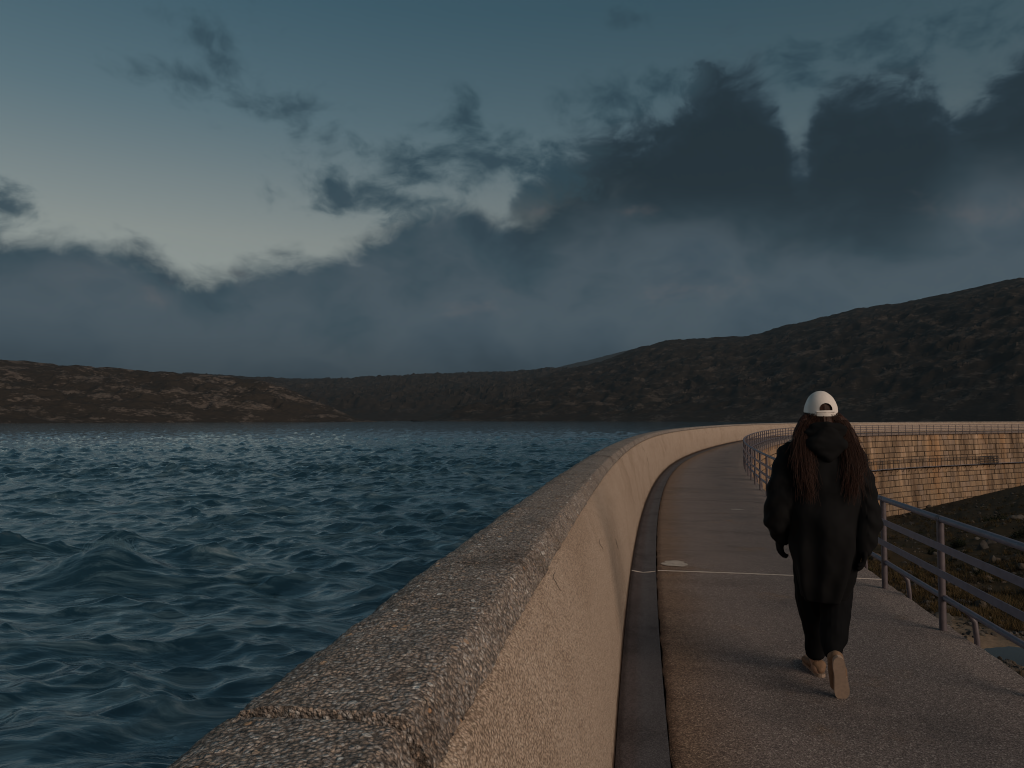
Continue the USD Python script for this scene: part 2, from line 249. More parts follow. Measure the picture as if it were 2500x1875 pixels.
def aggregate2(name, cols, pebble, bump, bdist, mask, big=None, extra=None):
    """concrete with visible pebbles: a colour for each pebble, dark matrix between, some larger pebbles; mask(n, l) -> broad stains multiplied in"""
    n = {'g': ('geometry', {}), 'cr_': ('attribute', {'attribute': 'crest'}),
         'v': ('voronoi_texture', {'feature': 'f1', 'scale': pebble}), 've': ('voronoi_texture', {'feature': 'f1', 'scale': pebble * 2.6}),
         'sc': ('separate_xyz', {}), 'sc2': ('separate_xyz', {}), 'cr': ('rgb_ramp', {'ramp': cols}), 'cr2': ('rgb_ramp', {'ramp': cols}), 'mxf': ('mix_color', {'blend_type': 'mix', 'fac': .35}),
         'dk': ('map_range', {'range_type': 'smoothstep', 'from_min': .32, 'from_max': .80, 'to_min': 0., 'to_max': .75, 'clamp': True}), 'mx': ('mix_color', {'blend_type': 'mix', 'b': tuple(np.array(cols[0][1]) * .6)}),
         'h': ('math', {'math_type': 'subtract', 'value1': 1.0}), 'h2': ('math', {'math_type': 'subtract', 'value1': 1.0}), 'ha': ('math', {'math_type': 'multiply_add', 'value2': .4}),
         'b': ('bump', {'strength': bump, 'distance': bdist}), 'p': ('principled_bsdf', {'roughness': .88, 'specular_ior_level': .22})}
    l = [('g.position', 'v.vector'), ('g.position', 've.vector'), ('v.color', 'sc.vector'), ('ve.color', 'sc2.vector'), ('sc.x', 'cr.fac'), ('sc2.x', 'cr2.fac'), ('cr.color', 'mxf.a'), ('cr2.color', 'mxf.b'), ('mxf.result', 'mx.a'),
         ('v.distance', 'dk.value'), ('dk.result', 'mx.fac'), ('v.distance', 'h.value2'), ('ve.distance', 'h2.value2'), ('h2.value', 'ha.value1'), ('h.value', 'ha.value3'), ('b.normal', 'p.normal')]
    col, hgt = 'mx.result', 'ha.value'
    if big:
        n.update({'vb': ('voronoi_texture', {'feature': 'f1', 'scale': big[0]}), 'sb': ('separate_xyz', {}), 'pick': ('math', {'math_type': 'greater_than', 'value2': big[1]}), 'rad': ('map_range', {'range_type': 'smoothstep', 'from_min': .40, 'from_max': .33, 'to_min': 0., 'to_max': 1., 'clamp': True}),
                  'pm': ('math', {'math_type': 'multiply'}), 'cb': ('rgb_ramp', {'ramp': big[2]}), 'mb': ('mix_color', {'blend_type': 'mix'}), 'hb': ('math', {'math_type': 'multiply_add', 'value2': 1.2})})
        l += [('g.position', 'vb.vector'), ('vb.color', 'sb.vector'), ('sb.x', 'pick.value1'), ('vb.distance', 'rad.value'), ('pick.value', 'pm.value1'), ('rad.result', 'pm.value2'), ('sb.y', 'cb.fac'), (col, 'mb.a'), ('cb.color', 'mb.b'), ('pm.value', 'mb.fac'), ('pm.value', 'hb.value1'), (hgt, 'hb.value3')]
        col, hgt = 'mb.result', 'hb.value'
    l.append((hgt, 'b.height'))
    for k, (src, scl, detail, lo, hi, colr, amount, dist) in enumerate(mask):   # broad stains: noise in position or crest coordinates
        a = f's{k}'
        n.update({a + 'm': ('vector_math', {'math_type': 'multiply', 'vector2': scl}), a + 'n': ('noise_texture', {'scale': 1.0, 'detail': detail, 'roughness': .66, 'distortion': dist}),
                  a + 'r': ('map_range', {'range_type': 'smoothstep', 'from_min': lo, 'from_max': hi, 'to_min': 0., 'to_max': amount, 'clamp': True}), a + 'x': ('mix_color', {'blend_type': 'multiply', 'b': colr})})
        l += [('cr_.vector' if src == 'crest' else 'g.position', a + 'm.vector1'), (a + 'm.vector', a + 'n.vector'), (a + 'n.fac', a + 'r.value'), (a + 'r.result', a + 'x.fac'), (col, a + 'x.a')]; col = a + 'x.result'
    for k, (axis, v0, v1, scl, amp, colr, amount) in enumerate(extra or []):    # stains along an edge: where the crest coordinate, roughened, runs from v0 to v1
        a = f'e{k}'
        n.update({a + 's': ('separate_xyz', {}), a + 'm': ('vector_math', {'math_type': 'multiply', 'vector2': scl}), a + 'n': ('noise_texture', {'scale': 1.0, 'detail': 6.0, 'roughness': .68}), a + 'c': ('math', {'math_type': 'subtract', 'value2': .5}),
                  a + 'a': ('math', {'math_type': 'multiply_add', 'value2': amp}), a + 'r': ('map_range', {'range_type': 'smoothstep', 'from_min': v0, 'from_max': v1, 'to_min': 0., 'to_max': amount, 'clamp': True}), a + 'x': ('mix_color', {'blend_type': 'multiply', 'b': colr})})
        l += [('cr_.vector', a + 's.vector'), ('cr_.vector', a + 'm.vector1'), (a + 'm.vector', a + 'n.vector'), (a + 'n.fac', a + 'c.value1'), (a + 'c.value', a + 'a.value1'), (f'{a}s.{axis}', a + 'a.value3'), (a + 'a.value', a + 'r.value'), (a + 'r.result', a + 'x.fac'), (col, a + 'x.a')]; col = a + 'x.result'
    l.append((col, 'p.base_color'))
    return mat(name, n, l)

M = {}
M['coping'] = aggregate2('coping_concrete', [(0.0, (.10, .09, .085)), (.3, (.26, .22, .195)), (.55, (.42, .35, .30)), (.72, (.50, .385, .30)), (.84, (.42, .41, .41)), (.93, (.56, .53, .50)), (1.0, (.80, .76, .72))], 135.0, 1.0, 0.006,
    [('pos', (1.9, 1.9, 1.9), 7.0, .48, .70, (.50, .47, .45), .8, .6), ('pos', (7., 7., 7.), 5.0, .52, .72, (.66, .60, .55), .7, .3)], big=(46.0, .84, [(0, (.30, .28, .27)), (.35, (.42, .36, .31)), (.6, (.58, .36, .22)), (.8, (.62, .60, .57)), (1, (.80, .78, .75))]))
M['wall'] = aggregate2('parapet_render', [(0.0, (.17, .125, .095)), (.2, (.38, .29, .22)), (.6, (.55, .44, .355)), (.85, (.62, .50, .405)), (1.0, (.72, .64, .56))], 165.0, 0.7, 0.003,
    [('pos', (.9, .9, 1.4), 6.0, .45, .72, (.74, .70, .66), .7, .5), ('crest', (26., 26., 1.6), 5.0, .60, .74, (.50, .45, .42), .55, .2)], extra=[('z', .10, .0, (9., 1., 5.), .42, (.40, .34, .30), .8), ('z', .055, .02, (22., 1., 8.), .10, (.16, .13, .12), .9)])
M['slab'] = aggregate2('walkway_concrete', [(0.0, (.10, .08, .073)), (.35, (.23, .183, .17)), (.7, (.305, .242, .222)), (.9, (.41, .335, .30)), (1.0, (.72, .64, .57))], 130.0, 0.6, 0.003,
    [('crest', (2.6, .45, 1.), 7.0, .48, .72, (.62, .60, .60), .5, .8), ('pos', (.8, .8, .8), 6.0, .50, .68, (.66, .68, .70), .8, .6), ('pos', (1.7, 1.7, 1.), 5.0, .56, .74, (1.12, .93, .72), .8, .3)],
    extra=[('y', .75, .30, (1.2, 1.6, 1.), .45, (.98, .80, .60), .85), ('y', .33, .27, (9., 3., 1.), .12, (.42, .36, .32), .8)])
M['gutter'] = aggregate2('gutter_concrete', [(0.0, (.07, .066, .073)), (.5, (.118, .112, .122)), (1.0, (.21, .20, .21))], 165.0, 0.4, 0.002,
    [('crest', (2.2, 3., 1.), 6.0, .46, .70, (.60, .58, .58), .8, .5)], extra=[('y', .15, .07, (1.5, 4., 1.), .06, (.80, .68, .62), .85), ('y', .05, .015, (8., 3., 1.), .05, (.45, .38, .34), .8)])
M['mortar'] = plain('pale_mortar', (.52, .47, .43), 0.9, .3, 40)
M['rail'] = plain('rail_paint', (.105, .10, .135), 0.42, .22, 18, 0.5, 0, .15, .001)
M['railpost'] = plain('post_paint', (.085, .071, .082), 0.5, .3, 12, 0.4, 0, .2, .001)

# ---------------------------------------------------------------- water
WATER_Z = -1.0
def wave_field(x, y, spacing):
    r = np.random.default_rng(11); comps = []
    for i in range(120):
        lam = 0.22 * (2.3 / 0.22) ** ((i + r.random()) / 120)
        th = r.normal(0, 0.28 + .40 * (1 - lam / 2.3)) - 1.72      # heading: towards the wall, from the far left
        comps.append([lam, th, lam ** .15 * r.uniform(.5, 1.5), r.uniform(0, 2 * np.pi)])     # weight: share of the slope
    tot = math.sqrt(sum(c[2] ** 2 for c in comps) / 2)
    dx = np.zeros_like(x); dy = np.zeros_like(x); dz = np.zeros_like(x)
    gust = .62 + .75 * meshkit.fbm(np.stack([x / 7, y / 3.5, 0 * x], -1), 3, 5)     # rougher and calmer patches
    for lam, th, w, ph in comps:
        kk = 2 * np.pi / lam; fade = np.clip(lam / (1.6 * spacing) - 0.6, 0, 1); c, s = math.cos(th), math.sin(th)
        p = kk * (x * c + y * s) + ph; a = SLOPE * w / tot / kk * fade
        dz += a * np.cos(p); q = 0.9 * a * np.sin(p); dx -= c * q; dy -= s * q
    dz = dz * gust; sg = .075
    dz = sg * (np.exp(np.clip(.22 * dz / sg, -2, .7)) - 1) / .22      # sharper crests, broader troughs
    far = np.clip(1.25 - np.hypot(x, y) / 320, .35, 1)
    return dx * gust, dy * gust, dz * far
SLOPE = .33
def build_water():
    h = EYE - WATER_Z
    th = np.concatenate([np.linspace(0.0014, 0.010, 90, endpoint=False), np.linspace(0.010, 0.10, 420, endpoint=False), np.linspace(.10, .42, 560, endpoint=False), np.linspace(.42, 1.25, 200)])[::-1]
    r = h / np.tan(th)
    az = np.radians(np.concatenate([np.linspace(-100, -39, 60, endpoint=False), np.linspace(-39, 20, 560, endpoint=False), np.linspace(20, 62, 60)]))
    R, A = np.meshgrid(r, az, indexing='ij')
    x, y = R * np.sin(A), R * np.cos(A)
    dr = np.gradient(r)[:, None] * np.ones_like(A); da = R * np.radians(0.105)
    sp = np.maximum(np.minimum(dr, 0.30 + 0.0012 * R), da)
    dx, dy, dz = wave_field(x, y, sp)
    off, s = line_off(x, y)
    keep = (off < -0.30) | ((s > 165)) | (R > 160)
    # a wave thrown up where a swell met one sent back by the wall
    cx, cy = SPLASH
    d2 = ((x - cx) / .80) ** 2 + ((y - cy) / .85) ** 2
    rag = 1 + .15 * (meshkit.fbm(np.stack([x * 5, y * 5, 0 * x], -1), 3, 3) - .5)
    calm = 1 - .8 * np.exp(-d2 * .5); dx, dy, dz = dx * calm, dy * calm, dz * calm
    dz += 0.46 * np.exp(-np.sqrt(d2 + .15) * 1.5) * 1.5 * rag + .15 * np.exp(-(((x - cx) / 1.5) ** 2 + ((y - cy) / .5) ** 2)) - .10 * np.exp(-(((x - cx) / 1.2) ** 2 + ((y - cy + .8) / .5) ** 2))
    lim = np.clip((-0.30 - off) / .3, 0, 1)
    v = np.stack([x + dx * lim, y + dy * lim, WATER_Z + dz], -1).reshape(-1, 3)
    q = quads(len(r), len(az)); k = keep.ravel()
    q = q[k[q].any(1)]
    f = tris(q); used = np.unique(f); remap = np.zeros(len(v), int); remap[used] = np.arange(len(used))
    m = tm(v[used], remap[f])
    nz = np.cross(m.vertices[m.faces[0, 1]] - m.vertices[m.faces[0, 0]], m.vertices[m.faces[0, 2]] - m.vertices[m.faces[0, 0]])[2]
    if nz < 0: m.faces = m.faces[:, ::-1]
    return m
SPLASH = (-6.45, 11.7)
M['water'] = mat('lake_water', {
    'g': ('geometry', {}),
    'n1': ('noise_texture', {'scale': 2.6, 'detail': 5.0, 'roughness': 0.55, 'distortion': 1.0}),
    'st': ('vector_math', {'math_type': 'multiply', 'vector2': (0.55, 1.6, 1.0)}),
    'b': ('bump', {'strength': 0.42, 'distance': 0.06}),
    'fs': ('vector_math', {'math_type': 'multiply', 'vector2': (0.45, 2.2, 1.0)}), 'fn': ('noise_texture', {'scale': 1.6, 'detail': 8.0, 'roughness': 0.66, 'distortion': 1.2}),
    'fr': ('rgb_ramp', {'ramp': [(.30, (.003, .015, .024)), (.46, (.005, .025, .040)), (.59, (.055, .105, .132)), (.71, (.19, .255, .285))]}), 'd': ('diffuse_bsdf', {}), 'gl': ('glossy_bsdf', {'color': (.95, .99, 1.0), 'roughness': .085}),  # pale end of the ramp paints bright reflection streaks into the water's body colour
    'f': ('fresnel', {'IOR': 2.35}), 'x': ('mix_closure', {})},
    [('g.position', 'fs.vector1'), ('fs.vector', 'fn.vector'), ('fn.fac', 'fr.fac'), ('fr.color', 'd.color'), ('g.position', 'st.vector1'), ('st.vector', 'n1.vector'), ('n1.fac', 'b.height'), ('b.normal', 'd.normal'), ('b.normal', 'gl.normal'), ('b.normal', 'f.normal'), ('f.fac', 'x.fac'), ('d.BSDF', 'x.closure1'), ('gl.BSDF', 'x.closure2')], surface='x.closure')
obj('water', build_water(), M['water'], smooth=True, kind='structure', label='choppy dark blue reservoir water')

# ---------------------------------------------------------------- hills
def hill(name, label, mtl, sky_pts, r0, r1, seed, az_range, rough, nu=420, nv=130, back=1.25):
    az = np.radians(np.linspace(*az_range, nu)); t = np.linspace(-0.06, back, nv)
    zr = interp_tab(np.degrees(az), sky_pts)          # height of the skyline
    R0 = interp_tab(np.degrees(az), r0); R1 = interp_tab(np.degrees(az), r1)
    A, T = np.meshgrid(az, t, indexing='ij')
    R = R0[:, None] + (R1 - R0)[:, None] * T
    x, y = R * np.sin(A), R * np.cos(A)
    base = np.where(T < 1, 0.75 * T + 0.25 * np.sin(np.clip(T, -.2, 1) * np.pi / 2), 1 - (T - 1) * 1.2)
    h = zr[:, None] - WATER_Z
    P = np.stack([x, y, 0 * x], -1)
    n1 = meshkit.fbm(P / 130, 4, seed) - .5; n2 = meshkit.fbm(P / 34, 4, seed + 9) - .5
    n3 = 1 - np.abs(2 * meshkit.fbm(P / 15, 3, seed + 21) - 1) * 2
    n4 = meshkit.noise(P / 6, seed + 31) - .5
    w = np.clip(T * 6, 0, 1) * np.clip(1.3 - np.abs(T - .45), .25, 1) * np.clip((h - 1) / 25, 0, 1)
    wn = np.where(np.abs(T - 1) < .25, .35 + .65 * np.abs(T - 1) / .25, 1)
    z = WATER_Z + h * base + w * wn * rough * (n1 * 26 + n2 * 13 + np.clip(n3, 0, 1) * 6.5 + n4 * 1.6) + np.clip(n3 * .5 + n4, 0, 2) * rough * 1.4 * np.clip(T * 12, 0, 1)
    m = tm(np.stack([x, y, z], -1).reshape(-1, 3), tris(quads(nu, nv)))
    if m.face_normals[len(m.faces) // 3, 2] < 0: m.faces = m.faces[:, ::-1]
    return obj(name, m, mtl, smooth=28, kind='structure', label=label)
def hillmat(name, heath, rock, heath2, cover):
    return mat(name, {
        'g': ('geometry', {}), 'sq': ('vector_math', {'math_type': 'multiply', 'vector2': (1, 1, 3.2)}),
        'n': ('noise_texture', {'scale': 0.045, 'detail': 9.0, 'roughness': 0.66}),
        'v': ('voronoi_texture', {'feature': 'f1', 'scale': 0.22, 'detail': 2.0}),
        'vv': ('noise_texture', {'scale': 0.35, 'detail': 5.0, 'roughness': 0.7}),
        'a': ('math', {'math_type': 'multiply_add', 'value2': 0.45}),
        'm': ('map_range', {'range_type': 'smoothstep', 'from_min': cover, 'from_max': cover + .10, 'to_min': 0.0, 'to_max': 1.0, 'clamp': True}),
        'hc': ('rgb_ramp', {'ramp': [(.3, heath), (.7, heath2)]}), 'rc': ('rgb_ramp', {'ramp': [(.25, tuple(np.array(rock) * .5)), (.6, rock), (.85, tuple(np.array(rock) * 1.5))]}),
        'mx': ('mix_color', {'blend_type': 'mix'}),
        'b': ('bump', {'strength': 0.8, 'distance': 1.1}),
        'p': ('principled_bsdf', {'roughness': 0.95, 'specular_ior_level': 0.1})},
        [('g.position', 'sq.vector1'), ('sq.vector', 'n.vector'), ('sq.vector', 'v.vector'), ('sq.vector', 'vv.vector'), ('vv.fac', 'a.value1'), ('n.fac', 'a.value3'), ('a.value', 'm.value'),
         ('vv.fac', 'hc.fac'), ('vv.fac', 'rc.fac'), ('m.result', 'mx.fac'), ('hc.color', 'mx.a'), ('rc.color', 'mx.b'), ('mx.result', 'p.base_color'), ('a.value', 'b.height'), ('b.normal', 'p.normal')])
M['hill_left'] = hillmat('heath_and_granite', (.022, .0185, .015), (.094, .079, .069), (.035, .029, .024), .74)
M['hill_back'] = hillmat('far_heath', (.020, .018, .0165), (.046, .041, .038), (.027, .024, .021), .77)
M['hill_right'] = hillmat('dark_heath_and_granite', (.016, .0138, .012), (.056, .048, .042), (.024, .0205, .017), .75)
def ridge(pts, r1):
    """azimuth and slope above the eye level (in thousandths) -> height of the ridge at its distance"""
    return [(a, EYE + interp_tab(a, r1) * math.cos(math.radians(a)) * s / 1000) for a, s in pts]
R1 = [(-80, 620), (-35, 640), (-20, 620), (-11.5, 560)]
hill('left_hill', 'brown heath hill with pale granite outcrops sloping down to the far left shore', M['hill_left'],
     ridge([(-80, 110), (-45, 92), (-35.4, 82.5), (-32.9, 75), (-28.8, 69.6), (-24.4, 61.3), (-22.3, 58), (-19.3, 52), (-16.7, 34), (-14, 12), (-12.2, -1), (-10, -8)], R1),
     [(-80, 300), (-35, 430), (-20, 470), (-12, 500)], R1, 3, (-80, -10), 0.62, 560, 150)
R1b = [(-40, 1500), (40, 1500)]
hill('far_plateau', 'dark flat topped hill closing the far end of the reservoir', M['hill_back'],
     ridge([(-40, 66), (-24.4, 60), (-19.3, 54.9), (-14.6, 51.6), (-11.8, 53.6), (-7.5, 58.7), (-3.9, 61.3), (2.7, 66), (7.1, 70), (14, 70), (40, 60)], R1b),
     [(-40, 720), (-14, 640), (0, 620), (40, 620)], R1b, 13, (-40, 40), 0.9, 520, 130)
R1c = [(-4, 1000), (12, 1050), (20, 1000), (35, 900), (80, 800)]
hill('right_hill', 'long dark rocky hillside rising to the right behind the dam', M['hill_right'],
     ridge([(-8, -14), (-6.5, 2), (-4, 28), (0, 48), (2.7, 58), (7.1, 77), (10, 96), (12.1, 106), (17.7, 114), (19.3, 118), (20.9, 128), (25.6, 151), (29.3, 163), (32.6, 179), (35.4, 194), (45, 225), (80, 260)], R1c),
     [(-8, 600), (5, 560), (20, 480), (35, 400), (80, 330)], R1c, 23, (-8, 80), 0.68, 640, 190)
R1d = [(0, 2300), (40, 2300)]
hill('misty_ridge', 'furthest bare ridge under the cloud, behind the rocky hillside', M['hill_back'],
     ridge([(-4, 58), (2.7, 66.6), (7.1, 85.6), (12.1, 107), (19.3, 116), (40, 150)], R1d), [(0, 1500), (40, 1500)], R1d, 33, (-4, 40), 0.6, 260, 60)
obj('lakebed', trimesh.creation.cylinder(3000, 1.0, sections=64, transform=trimesh.transformations.translation_matrix((0, 0, -16))), M['hill_back'], kind='structure', label='ground under the lake and the valley')

# ---------------------------------------------------------------- ground below the dam
def ground_z(x, y):
    z = -0.42 - 0.118 * np.maximum(y - 6.0, -2) + 0.22 * np.maximum(x - .5 * y - 2, 0) * np.clip((y - 8) / 20, 0, 1)
    off, s = line_off(x, y)
    return z - .16 * np.clip(off - 2.5, 0, 3) * np.clip(1 - (y - 6) / 30, 0, 1)
W_ = 2.307       # the rail stands this far from the foot of the parapet
EDGE = W_ + 0.10 # the slab's outer edge
def ground_at(px, py):
    """the point of the ground seen in that direction: slope right and slope down from the level, both measured along the view"""
    dx, dz = (px - 1250) / 1757, -(py - 1020.8) / 1757
    yy = np.linspace(3, 160, 8000); g = ground_z(yy * dx, yy) - (EYE + yy * dz)
    i = int(np.argmax(g > 0)); y = yy[i]
    return np.array([y * dx, y, float(ground_z(np.array([y * dx]), np.array([y]))[0])])
PUD = ground_at(2510, 1601)
def build_ground():
    az = np.radians(np.concatenate([np.linspace(10, 18, 12, endpoint=False), np.linspace(18, 38, 330, endpoint=False), np.linspace(38, 85, 50)]))
    r = np.concatenate([1 / np.linspace(1 / 2.5, 1 / 95., 360), np.linspace(97, 420, 40)])
    R, A = np.meshgrid(r, az, indexing='ij'); x, y = R * np.sin(A), R * np.cos(A)
    z = ground_z(x, y)
    off, s = line_off(x, y)
    P = np.stack([x, y, 0 * x], -1)
    rough = np.clip((off - EDGE - .3) / 2.5, 0.10, 1)
    z = z + rough * ((meshkit.fbm(P / 5.5, 3, 2) - .5) * .9 + (meshkit.fbm(P / 1.3, 3, 4) - .5) * .30 + (meshkit.noise(P * 3.2, 6) - .5) * .09) + (meshkit.noise(P * 7, 8) - .5) * .02
    z = np.minimum(z, np.where(off < EDGE + .05, -0.30, 9))
    pd = np.hypot((x - PUD[0]) / .60, (y - PUD[1]) / .40)
    z = np.where(pd < 1.6, z * (1 - np.clip(1.6 - pd, 0, .6) / .6) + (PUD[2] - .012 - .03 * np.clip(1.1 - pd, 0, 1)) * np.clip(1.6 - pd, 0, .6) / .6, z)
    sand = np.clip(1.15 - (off - EDGE) / (1.9 + 1.9 * meshkit.fbm(P / 1.1, 3, 15)), 0, 1) * np.clip(1.4 - y / 16, 0, 1)
    m = tm(np.stack([x, y, z], -1).reshape(-1, 3), tris(quads(len(r), len(az))))
    if m.face_normals[len(m.faces) // 2, 2] < 0: m.faces = m.faces[:, ::-1]
    return m, sand.ravel()
M['ground'] = mat('sandy_heath', {
    'g': ('geometry', {}), 'at': ('attribute', {'attribute': 'sand'}),
    'n': ('noise_texture', {'scale': 1.3, 'detail': 8.0, 'roughness': 0.68}), 'n2': ('noise_texture', {'scale': 14.0, 'detail': 6.0, 'roughness': 0.7}),
    'heath': ('rgb_ramp', {'ramp': [(.2, (.014, .012, .005)), (.42, (.026, .019, .008)), (.55, (.046, .029, .013)), (.68, (.072, .047, .025)), (.8, (.10, .074, .050))]}),
    'sandc': ('rgb_ramp', {'ramp': [(.25, (.13, .095, .065)), (.6, (.21, .155, .11)), (.8, (.27, .205, .15))]}),
    'nn': ('math', {'math_type': 'multiply_add', 'value2': 0.5}), 'half': ('math', {'math_type': 'multiply', 'value2': 0.5}),
    'sn': ('math', {'math_type': 'multiply_add', 'value2': 0.9}), 'nc': ('math', {'math_type': 'subtract', 'value2': 0.5}),
    'sm': ('map_range', {'range_type': 'smoothstep', 'from_min': .30, 'from_max': .62, 'to_min': 0., 'to_max': 1., 'clamp': True}),
    'mx': ('mix_color', {'blend_type': 'mix'}), 'b': ('bump', {'strength': .8, 'distance': .03}),
    'p': ('principled_bsdf', {'roughness': .95, 'specular_ior_level': .15})},
    [('g.position', 'n.vector'), ('g.position', 'n2.vector'), ('n.fac', 'half.value1'), ('n2.fac', 'nn.value1'), ('half.value', 'nn.value3'), ('nn.value', 'heath.fac'), ('n2.fac', 'sandc.fac'),
     ('n.fac', 'nc.value1'), ('nc.value', 'sn.value1'), ('at.fac', 'sn.value3'), ('sn.value', 'sm.value'), ('sm.result', 'mx.fac'), ('heath.color', 'mx.a'), ('sandc.color', 'mx.b'), ('mx.result', 'p.base_color'), ('nn.value', 'b.height'), ('b.normal', 'p.normal')])
gm, sand = build_ground()
g = usdkit.mesh(stage, numbered('/World', 'ground'), gm, M['ground'], True)
UsdGeom.PrimvarsAPI(g).CreatePrimvar('sand', Sdf.ValueTypeNames.FloatArray, 'vertex').Set(Vt.FloatArray.FromNumpy(sand.astype(np.float32)))
tag(g, kind='structure', label='sandy and heathy ground falling away below the dam')
a = np.linspace(0, 2 * np.pi, 48, endpoint=False)
pr = 1 + .25 * (meshkit.noise(np.stack([np.cos(a) * 2, np.sin(a) * 2, 0 * a], -1) + 3, 2) - .5) * 2
pv = np.stack([PUD[0] + .62 * pr * np.cos(a), PUD[1] + .40 * pr * np.sin(a), np.full(48, PUD[2] - .012)], -1)
M['puddle'] = mat('puddle_water', {'p': ('principled_bsdf', {'base_color': (.03, .027, .022), 'roughness': .03, 'ior': 1.333})}, [])
obj('puddle', tm(np.vstack([pv, [PUD[0], PUD[1], PUD[2] - .012]]), [[48, i, (i + 1) % 48] for i in range(48)]), M['puddle'], label='small pale puddle on the sand beside the walkway', kind='structure')

# ---------------------------------------------------------------- parapet
HW = 1.129
par = thing('parapet_wall', 'long curved beige rendered parapet with pebbly coping between lake and walkway', 'wall')
joints = np.concatenate([[-3.6, -1.3, 1.02], np.arange(3.4, 170, 2.32)])
cop_prof = [(-.515, HW - .10), (-.200, HW - .090), (-.190, HW - .075), (-.206, HW - .045), (-.225, HW - .010), (-.238, HW), (-.30, HW + .006), (-.44, HW + .003), (-.490, HW - .008), (-.514, HW - .03), (-.525, HW - .06)]
cop_fine = []
for i in range(len(cop_prof)):    # more points round the profile so that pebbly relief can be set into it
    p, q = np.array(cop_prof[i]), np.array(cop_prof[(i + 1) % len(cop_prof)]); n = max(1, int(np.ceil(np.linalg.norm(q - p) / .012)))
    cop_fine += [p + (q - p) * k / n for k in range(n)]
for a0, a1 in zip(joints[:-1], joints[1:]):
    near = a0 < 3.5 and a1 > 0
    g0, g1 = (.017 if abs(a - 1.02) < .1 else .0075 for a in (a0, a1))
    ss = np.linspace(a0 + g0, a1 - g1, 230 if near else (40 if a0 < 12 else 8))
    prof = np.array(cop_fine) if a0 < 12 else np.array(cop_prof)
    m = sweep(prof, ss)
    if a0 < 12:
        v = m.vertices.copy()
        inner = (v[:, 2] < HW + .02)
        nn = m.vertex_normals
        d = (meshkit.noise(v * 55, 1) - .5) * .008 + (meshkit.noise(v * 130, 2) - .5) * .005 + (meshkit.fbm(v * 9, 2, 3) - .5) * .012
        ends = np.zeros(len(v), bool)
        v += nn * d[:, None]
        m.vertices = v
    obj('coping_block', m, M['coping'], par, smooth=40)
pj = np.arange(-3.5, 172, 4.1)
wall_prof = [(-.40, -.25), (.0, -.25), (.0, .0), (-.012, .15), (-.045, .42), (-.10, .75), (-.188, HW - .125), (-.226, HW - .098), (-.40, HW - .098)]
for a0, a1 in zip(pj[:-1], pj[1:]):
    obj('wall_panel', sweep(wall_prof, np.linspace(a0 + .003, a1 - .003, 26 if a0 < 40 else 8)), M['wall'], par, smooth=40, crest=True)
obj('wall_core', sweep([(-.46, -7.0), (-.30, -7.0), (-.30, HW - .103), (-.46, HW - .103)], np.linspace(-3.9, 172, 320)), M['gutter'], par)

def wall_at(px, py):
    """the point of the parapet's inner face seen in that direction"""
    zz = np.linspace(.02, HW - .13, 60); oo = np.interp(zz, [q[1] for q in wall_prof[2:7]], [q[0] for q in wall_prof[2:7]])
    S2, Z2 = np.meshgrid(np.linspace(.8, 45, 3000), zz, indexing='ij'); x, y, _ = proj(at(S2, oo[None], Z2)); k = np.argmin((x - px) ** 2 + (y - py) ** 2); i, j = np.unravel_index(k, x.shape)
    return S2[i, j], oo[j], Z2[i, j]
M['crack'] = plain('crack', (.05, .04, .034), .95, .3, 60)
for line in ([(1342, 1389), (1350, 1408), (1360, 1428), (1369, 1441)], [(1461, 1316), (1465, 1328), (1471, 1341)], [(1503, 1315), (1505, 1326), (1510, 1341)], [(1563, 1084), (1572, 1098), (1579, 1116), (1585, 1141)], [(1614, 1070), (1619, 1080), (1624, 1095), (1628, 1114)]):
    q = np.array([wall_at(*p) for p in line]); t = np.linspace(0, len(q) - 1, 24); q = np.stack([np.interp(t, np.arange(len(q)), q[:, c]) for c in range(3)], 1)
    q[:, 0] += (meshkit.noise(np.stack([t * 2.3, t * 0, t * 0 + line[0][0]], 1)) - .5) * .02
    obj('crack', tube(at(q[:, 0], q[:, 1] + .0005, q[:, 2]), .0012 + .0006 * np.sin(np.linspace(0, np.pi, 24)) * max(1, q[0, 0] / 4), 4), M['crack'], par)

# ---------------------------------------------------------------- walkway
walk = thing('walkway', 'curved concrete walkway along the crest of the dam', kind='structure')
gj = np.arange(-3.6 + 1.0, 172, 3.2)
for a0, a1 in zip(gj[:-1], gj[1:]):
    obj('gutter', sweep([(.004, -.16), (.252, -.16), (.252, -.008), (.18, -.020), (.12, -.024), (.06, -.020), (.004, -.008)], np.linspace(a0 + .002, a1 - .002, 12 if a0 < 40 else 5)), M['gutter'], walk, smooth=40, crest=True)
slab_j = [-3.8, 0.9, 7.62, 14.15, 20.6] + list(np.arange(27.0, 173, 6.4))
ROUGH = np.random.default_rng(5)
for i, (a0, a1) in enumerate(zip(slab_j[:-1], slab_j[1:])):
    ss = np.linspace(a0 + .009, a1 - .009, 60 if a0 < 22 else 14)
    e = .004 if a0 < 22 else 0
    prof = [(.254, -.20), (EDGE, -.20), (EDGE, -.012), (EDGE - .012, 0), (1.9, .003), (1.2, .005), (.7, .003), (.275, 0), (.258, -.010)]
    m = sweep(prof, ss)
    if e:
        v = m.vertices.copy(); off, _ = line_off(v[:, 0], v[:, 1])
        k = (np.abs(off - .26) < .03) | (off > EDGE - .03)
        v[k, 0] += (meshkit.noise(v[k] * 14, 4) - .5) * .022
        m.vertices = v
    obj('slab', m, M['slab'], walk, smooth=30, crest=True)
